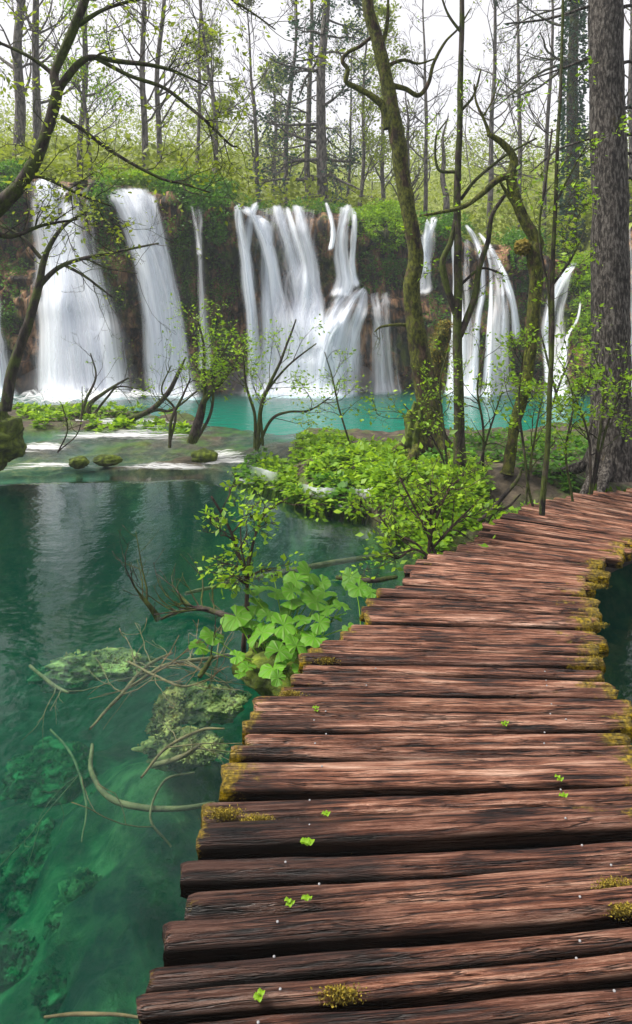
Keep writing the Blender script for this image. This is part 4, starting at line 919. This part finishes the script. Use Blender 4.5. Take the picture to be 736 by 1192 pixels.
def mk_round():
    a = NT('round_leaf'); g = a.n('NewGeometry'); c = a.ramp(g.outputs['Random Per Island'], [(0, (.05, .20, .006)), (.5, (.11, .33, .010)), (1, (.20, .48, .02))])
    f = a.noise(a.coord('Object'), 30, 5); c = a.mix(a.ramp(f, [(.42, 0.), (.7, .35)]), c, (.22, .42, .05))
    vn = a.n('Attribute', attribute_name='vein').outputs['Fac']; c = a.mix(a.math('MULTIPLY', vn, .7), c, (.26, .42, .10)); oi = a.n('ObjectInfo'); c = a.mix(1., c, a.ramp(oi.outputs['Random'], [(0, (.55, .6, .5)), (1, (1., 1., 1.))]), 'MULTIPLY')
    d = a.pbr(c, .5, a.bump(a.math('SUBTRACT', f, vn), .6, .008), .3); t = a.n('BsdfTranslucent'); a.l(c, t.inputs[0]); ms = a.n('MixShader'); ms.inputs[0].default_value = .5
    a.l(d, ms.inputs[1]); a.l(t.outputs[0], ms.inputs[2]); return a.done(ms.outputs[0])
M['round_leaf'] = mk_round()
def butterbur(label, spots, base, seed, r0):
    rr = np.random.default_rng(seed); b = np.array(base, float); root = thing('butterbur', label, 'plant', b, 'big-leaved plants by the boardwalk')
    sm = MB()
    for (x, y, Y, r) in spots:
        c = P(x, y, Y); foot = b+rr.normal(0, .07, 3)*[1, 1, 0]; m = MB()
        round_leaf(m, sm, foot, c, r*r0, (rr.normal(0, .3), .12+rr.normal(0, .26)), rr, rr.uniform(0, 6.28)); m.build('leaf', M['round_leaf'], root, b, attrs={'vein': m.qa[0]})
    sm.build('stalk', M['leaf_bright'], root, b)
sp = [(275, 718, 4.1, 1.15), (248, 741, 4.0, 1.0), (305, 737, 4.0, 1.05), (340, 700, 4.2, 1.1), (368, 700, 4.2, 1.2), (378, 690, 4.35, 1.), (322, 690, 4.3, .9), (300, 705, 4.25, .9),
      (330, 728, 4.0, 1.), (350, 722, 4.05, .9), (366, 742, 3.95, 1.05), (345, 752, 3.85, .8), (325, 758, 3.8, 1.), (318, 778, 3.7, .95), (352, 782, 3.75, .75), (288, 776, 3.75, .7), (276, 764, 3.85, .6),
      (345, 676, 4.4, 1.1), (360, 668, 4.5, 1.), (300, 686, 4.35, .85), (385, 718, 4.1, .85), (398, 705, 4.2, .7), (312, 716, 4.1, .9), (292, 722, 4.1, .8), (335, 742, 3.95, .8), (372, 725, 4.0, .8), (340, 688, 4.2, .8), (318, 668, 4.5, .8)]
r5 = np.random.default_rng(55); sp += [(x+r5.normal(0, 13), y+r5.uniform(2, 16), Y+r5.normal(0, .06), r*r5.uniform(.45, .8)) for x, y, Y, r in sp[:24]]
butterbur('big clump of bright round leaves beside the left edge of the boardwalk', sp, G(325, 800, 0.02)+np.array([0, .25, 0]), 5, .078)
butterbur('pair of lone round leaves just right of the big leaf clump', [(418, 684, 4.6, 1.1), (432, 690, 4.55, .7), (408, 672, 4.75, .8)], G(430, 735, .0), 6, .075)
mb = MB(); rr = np.random.default_rng(8)
def blob(c, rx, ry, rz, seed, amp=.3, nu=60, nv=36, fr=2.):
    th = np.linspace(0, 2*math.pi, nu, endpoint=False)[None]; ph = np.linspace(.02, math.pi-.02, nv)[:, None]
    d = np.stack([np.sin(ph)*np.cos(th), np.sin(ph)*np.sin(th), np.cos(ph)*np.ones_like(th)], -1)
    q = 1+amp*fbm(d[..., 0]*fr, d[..., 1]*fr, d[..., 2]*fr, seed, 5)
    m = MB(); m.grid((np.asarray(c)+d*q[..., None]*np.array([rx, ry, rz]))[::-1], close=True); return m
def mound(name, label, c, r, seed, mat='mossrock', amp=.3, cat='moss mound', fr=2., group=None):
    return tag(blob(c, *r, seed, amp, fr=fr).build(name, M[mat], None, np.array(c)), label, cat, group)
mound('tussock', 'dark mossy root tussock under the big round leaves', tuple(G(330, 775, 0)), (.24, .30, .13), 1, cat='tussock', amp=.6)
mound('mossy_boulder', 'mossy boulder at the left edge under the leaning tree', tuple(P(-8, 512, 9.3)), (.34, .45, .38), 3, cat='boulder', amp=.8)
mound('moss_cushion', 'left of the two round moss cushions on the travertine shelf', tuple(G(92, 538, .1)), (.14, .12, .09), 5, group='moss cushions on the shelf')
mound('moss_cushion', 'right of the two round moss cushions on the travertine shelf', tuple(G(125, 536, .1)), (.2, .13, .09), 6, group='moss cushions on the shelf')
mound('moss_cushion', 'dark clod with moss at the right end of the travertine shelf', tuple(G(238, 532, .1)), (.2, .14, .12), 7, cat='moss mound')
def stump(label, pts, Y, mat, seed):
    p, r = smooth_path(pts, Y, 40, .03, seed); mb = MB(); tube(mb, p, r*.85, 18, .5, seed, 6.); rr = np.random.default_rng(seed); b = p[0].copy()
    root = thing('mossy_stump', label, 'stump', b); mb.build('trunk', M['bark_moss'], root, b); mb = MB(); N = 5200
    i = rr.integers(0, 40, N); a = rr.uniform(0, 6.28, N); d = np.stack([np.cos(a), np.sin(a), 0*a], -1)
    lump = 1+.55*fbm(np.cos(a)*1.3, np.sin(a)*1.3, i*.22, seed, 3)
    k_ = lump > .93; i, a, d, lump = i[k_], a[k_], d[k_], lump[k_]; N = len(i)
    leaves(mb, p[i]+d*(r[i]*lump*rr.uniform(.8, 1.1, N))[:, None]+rr.normal(0, .015, (N, 3)), .022, rr, .2, .5, dirs=d-np.array([0, 0, .6])); mb.build('moss', M[mat], root, b)
stump('orange mossy stump leaning behind the sinuous tree', [(507, 520, 14), (505, 480, 10), (507, 440, 9.5), (512, 410, 12), (517, 388, 10), (519, 374, 5)], 9.5, 'moss_gold', 9)
mound('moss_clump', 'golden moss clump bulging from the crooked tree', tuple(P(608, 288, 7.62)), (.08, .09, .085), 10, 'moss_gold', .6, 'moss', 4.)
mound('mossy_stump', 'low mossy stump at the left foot of the sinuous tree', tuple(P(482, 500, 8.9)), (.12, .15, .30), 12, 'mossrock', .5, 'stump')

# --- ground plants of the banks
def bank_plants(boxes, seed, name, label, size, mat, per=60, hr=(.06, .17), z=.35):
    rr = np.random.default_rng(seed); mb = MB(); cs = []
    for (x0, y0, x1, y1, n) in boxes:
        for j in range(n):
            g = G(rr.uniform(x0, x1), rr.uniform(y0, y1), z); zz = float(HG(g[0], g[1]))
            if zz < -.35: continue
            zz = max(zz, .03)
            cs.append((g[0], g[1], zz+.04))
    if not cs: cs = [tuple(G((boxes[0][0]+boxes[0][2])/2+k*5, boxes[0][1], .2)) for k in range(4)]
    b = np.array(cs).mean(0); clumps(mb, cs, rr.uniform(*hr, len(cs)), int(per*1.5), size*1.15, rr, .8, .8, .85)
    o = tag(mb.build('ground_cover', M[mat], None, b), label, 'plants', 'leafy plants on the banks'); o['kind'] = 'stuff'; return o
bank_plants([(300, 518, 345, 556, 34)], 1, 'leafy_plants', 'bright leafy plants at the left end of the green bank', .06, 'leaf_bright')
bank_plants([(345, 508, 415, 556, 52), (352, 500, 400, 515, 6)], 2, 'leafy_plants', 'thick bright greenery above the small white cascade', .065, 'leaf_bright')
bank_plants([(345, 556, 400, 566, 10)], 31, 'x', 'dark green plants drooping over the rim of the small cascades', .055, 'leaf_mid', z=.25)
bank_plants([(415, 515, 470, 562, 46), (430, 560, 470, 574, 12)], 3, 'leafy_plants', 'bright leafy plants left of the mossy tree roots', .065, 'leaf_bright')
bank_plants([(470, 545, 560, 590, 40)], 4, 'leafy_plants', 'bright leafy plants in front of the mossy tree and thin straight tree', .06, 'leaf_bright')
bank_plants([(500, 512, 600, 545, 26)], 5, 'leafy_plants', 'darker low plants behind the thin straight tree', .05, 'leaf_mid')
bank_plants([(570, 570, 640, 598, 22)], 6, 'leafy_plants', 'bright plants hugging the boardwalk edge below the crooked tree', .055, 'leaf_bright')
bank_plants([(610, 512, 690, 560, 30)], 7, 'leafy_plants', 'green plants between the slender sapling and the grey trunk', .055, 'leaf_mid')
bank_plants([(20, 478, 110, 500, 24)], 8, 'leafy_plants', 'green plants on the far shelf in front of the broad waterfall', .09, 'leaf_bright', z=.25)
bank_plants([(110, 480, 215, 503, 28)], 9, 'leafy_plants', 'green plants on the shelf in front of the leaning waterfall', .09, 'leaf_bright', z=.25)
bank_plants([(268, 510, 310, 535, 14)], 10, 'leafy_plants', 'dark green tufts at the foot of the multi-stemmed shrub', .06, 'leaf_mid')
bank_plants([(385, 555, 412, 580, 8)], 11, 'grass_tuft', 'round grassy tuft hanging between the two small cascades', .09, 'leaf_mid', 120, (.12, .2))
bank_plants([(690, 560, 740, 575, 12)], 12, 'leafy_plants', 'low plants at the foot of the grey trunk by the boardwalk', .05, 'leaf_bright')
bank_plants([(428, 585, 470, 640, 26), (450, 630, 510, 662, 22), (470, 595, 560, 625, 24)], 13, 'leafy_plants', 'low leaves at the waterline under the boardwalk shrub', .055, 'leaf_bright', z=.1)

# --- dead wood in and under the water
def stick(name, label, pts, z, cat='branch', mat='driftwood', tw=0, seed=1, group=None, up=0.):
    rr = np.random.default_rng(seed); p = []
    for q in pts:
        g = G(q[0], q[1], q[3] if len(q) > 3 else z); p.append(np.append(g, q[2]*g[1]/F*(.7 if mat == 'driftwood' else 1)))
    c = spline(p, 40); c[:, :3] += .012*np.stack([fbm(c[:, 0]*3, c[:, 1]*3, k*4., seed, 3) for k in range(3)], -1); mb = MB(); tube(mb, c[:, :3], np.maximum(c[:, 3], .002), 8, .25, seed, 8.)
    tips = []
    for j in range(tw):
        i = rr.integers(8, 38); t = unit(c[i+1, :3]-c[i, :3]) if i < 39 else np.array([1, 0, 0]); a = rr.choice([-1, 1])
        s_ = np.array([-t[1], t[0], 0])*a; grow(mb, tips, c[i, :3], t*.6+s_*.8+np.array([0, 0, up]), .4*rr.uniform(.5, 1.3), max(c[i, 3]*.5, .003), 1, rr, (2, 3), (25, 55), .16, up*.3, .6, 6, .0018)
    b = c[0, :3].copy(); return tag(mb.build(name, M[mat], None, b), label, cat, group)
g_ = 'sunken branches on the pool bed'
stick('sunken_branch', 'long hooked sunken branch curving up to the boardwalk edge', [(108, 868, 3), (106, 895, 4), (122, 925, 4.5), (155, 940, 5), (205, 942, 4), (250, 934, 3)], -.22, group=g_)
stick('sunken_branch', 'pale straight sunken pole pointing from the big leaves to the right bank', [(215, 690, 3), (300, 672, 4), (370, 658, 5), (452, 645, 4)], -.15, group=g_)
stick('sunken_branch', 'sunken forked stick left of the moss-tufted planks', [(176, 892, 4, -.2), (210, 880, 4), (232, 868, 3)], -.1, tw=2, seed=4, group=g_)
stick('sunken_branch', 'fan of thin sunken twigs over the tan weed', [(105, 848, 2), (135, 815, 3), (170, 775, 3), (200, 760, 2)], -.12, tw=9, seed=5, group=g_)
stick('sunken_branch', 'twiggy sunken branch right of the thin twig fan', [(150, 800, 2), (190, 775, 3), (240, 765, 3), (275, 760, 2)], -.1, tw=7, seed=6, group=g_)
stick('sunken_branch', 'small sunken branch at the far left of the tan weed', [(35, 775, 2.5), (60, 795, 3), (80, 805, 2)], -.2, tw=3, seed=7, group=g_)
stick('sunken_branch', 'thin mossy branch at the bottom edge left of the nearest plank', [(50, 1186, 2), (100, 1180, 3), (172, 1184, 2)], -.05, seed=8, group=g_)
stick('driftwood', 'dark bare twiggy driftwood sticking out of the water left of the round leaves', [(292, 728, 4, .0), (262, 716, 3.5, .04), (235, 708, 3, .04), (212, 712, 2, .02), (188, 722, 1.5, 0)], .0, 'driftwood', 'bark_dark', 12, 9, up=.25)
stick('driftwood', 'short dark forked stick standing at the left end of the driftwood', [(184, 720, 4, -.05), (174, 706, 3, .05), (163, 694, 2, .12)], .0, 'driftwood', 'bark_dark', 4, 12, up=.5)
stick('driftwood', 'small dark twig poking up between the round leaves and the tan weed', [(232, 790, 3, 0), (240, 778, 3, .04), (248, 765, 1.5, .1)], .0, 'driftwood', 'bark_dark', 1, 10, up=.5)
stick('driftwood', 'dark stick lying from the lone round leaves to the boardwalk', [(392, 672, 2.5, .02), (430, 676, 3, .05), (462, 672, 2.5, .08)], .0, 'driftwood', 'bark_dark', 1, 11)
gw = 'weed mounds on the pool bed'
WM = [((198, 830), -.28, (.10, .30, .12), 'elongated tan weed mound pointing at the round leaves', 21), ((215, 872), -.30, (.24, .16, .12), 'tan weed mound beside the hooked sunken branch', 22),
      ((120, 775), -.35, (.40, .18, .12), 'wide olive weed mound at the top of the sunken tangle', 23), ((240, 820), -.30, (.26, .22, .10), 'reddish silt-covered mound beside the plank ends', 24),
      ((75, 790), -.5, (.25, .2, .14), 'small olive mound at the left of the sunken tangle', 25), ((180, 1010), -.45, (.13, .12, .10), 'pale green mound below the hooked sunken branch', 26),
      ((110, 1060), -.55, (.22, .22, .2), 'large rounded green weed mound in the deep lower left', 27), ((40, 1010), -.7, (.2, .3, .2), 'dim green weed mound at the left edge', 28),
      ((90, 1150), -.65, (.18, .14, .14), 'small weed mound near the bottom left corner', 29), ((150, 930), -.6, (.22, .2, .14), 'dim mound inside the curve of the hooked branch', 30),
      ((60, 900), -.7, (.3, .3, .2), 'broad dim mound left of the hooked branch', 31), ((15, 1120), -.7, (.16, .14, .14), 'small dark mound in the bottom left corner', 32)]
for (xy, z, r, lab, sd) in WM:
    c = G(xy[0], xy[1], z-(.035 if xy[1] < 900 and xy[0] > 100 else .27)); r = tuple(q*f for q, f in zip(r, (.85, .85, .55)))
    rr = np.random.default_rng(sd); d = rr.normal(0, 1, (1500, 3)); d /= np.linalg.norm(d, axis=1)[:, None]; d[:, 2] = np.abs(d[:, 2])
    q = 1+.6*fbm(d[:, 0]*2, d[:, 1]*2, d[:, 2]*2, sd, 3)
    m = blob(c, *r, sd, .7, 110, 60, fr=2.4); leaves(m, c+d*q[:, None]*np.array(r)*.98, .022, rr, .6, .8, dirs=d*[1, 1, .2])
    tag(m.build('weed_mound', M['weed' if z > -.36 else 'weed_deep'], None, c), lab, 'weed', gw)

stick('sunken_branch', 'thin sunken stick lying across the elongated tan weed mound', [(165, 905, 2), (195, 870, 2.4), (232, 850, 2.2), (262, 848, 1.4)], -.08, tw=2, seed=21, group=g_)
stick('sunken_branch', 'tangle of pale thin sunken roots above the elongated tan mound', [(150, 770, 1.8), (185, 790, 2), (215, 800, 1.8), (248, 790, 1.2)], -.08, tw=8, seed=22, group=g_)
stick('sunken_branch', 'long thin sunken twig curving past the plank with the largest moss tuft', [(200, 985, 1.8, -.3), (175, 950, 2), (190, 910, 2), (225, 900, 1.4)], -.2, tw=1, seed=23, group=g_)
stick('sunken_branch', 'thin sunken rod pointing down towards the lower left weed', [(60, 850, 1.6), (85, 880, 2), (100, 930, 2), (96, 980, 1.2)], -.35, tw=2, seed=24, group=g_)
# ---------------------------------------------------------------- air
import bmesh
def outward(o):
    b = bmesh.new(); b.from_mesh(o.data); bmesh.ops.recalc_face_normals(b, faces=b.faces); b.to_mesh(o.data); b.free()
for nm_ in ('pool_water', 'lake_water'): outward(bpy.data.objects[nm_])
am = NT('spray_mist'); pm = am.n('VolumePrincipled'); pm.inputs['Color'].default_value = (.95, .97, 1., 1); pm.inputs['Density'].default_value = .8; am.done(None, pm.outputs[0])
M['mist'] = am.m
for (mx_, my_, rx_, rz_) in ((85, 452, 1.8, .75), (198, 452, 1.2, .6), (350, 448, 2.3, .9)):
    c_ = P(mx_, my_, 20.6); struct(blob(c_, rx_, .8, rz_, 3, .15, 40, 24).build('mist', M['mist'], None, c_), 'stuff')

HZ = MB()
x0, x1, y0, y1, z0, z1 = -205, 205, -125, 215, -8, 45
HZ.add([(x0,y0,z0),(x1,y0,z0),(x1,y1,z0),(x0,y1,z0),(x0,y0,z1),(x1,y0,z1),(x1,y1,z1),(x0,y1,z1)], [[3,2,1,0],[4,5,6,7],[0,1,5,4],[1,2,6,5],[2,3,7,6],[3,0,4,7]])
a = NT('pale_air'); pv = a.n('VolumePrincipled'); pv.inputs['Color'].default_value = (.86, .92, 1., 1); pv.inputs['Density'].default_value = .0019
struct(HZ.build('haze', a.done(None, pv.outputs[0]), smooth=False), 'stuff')
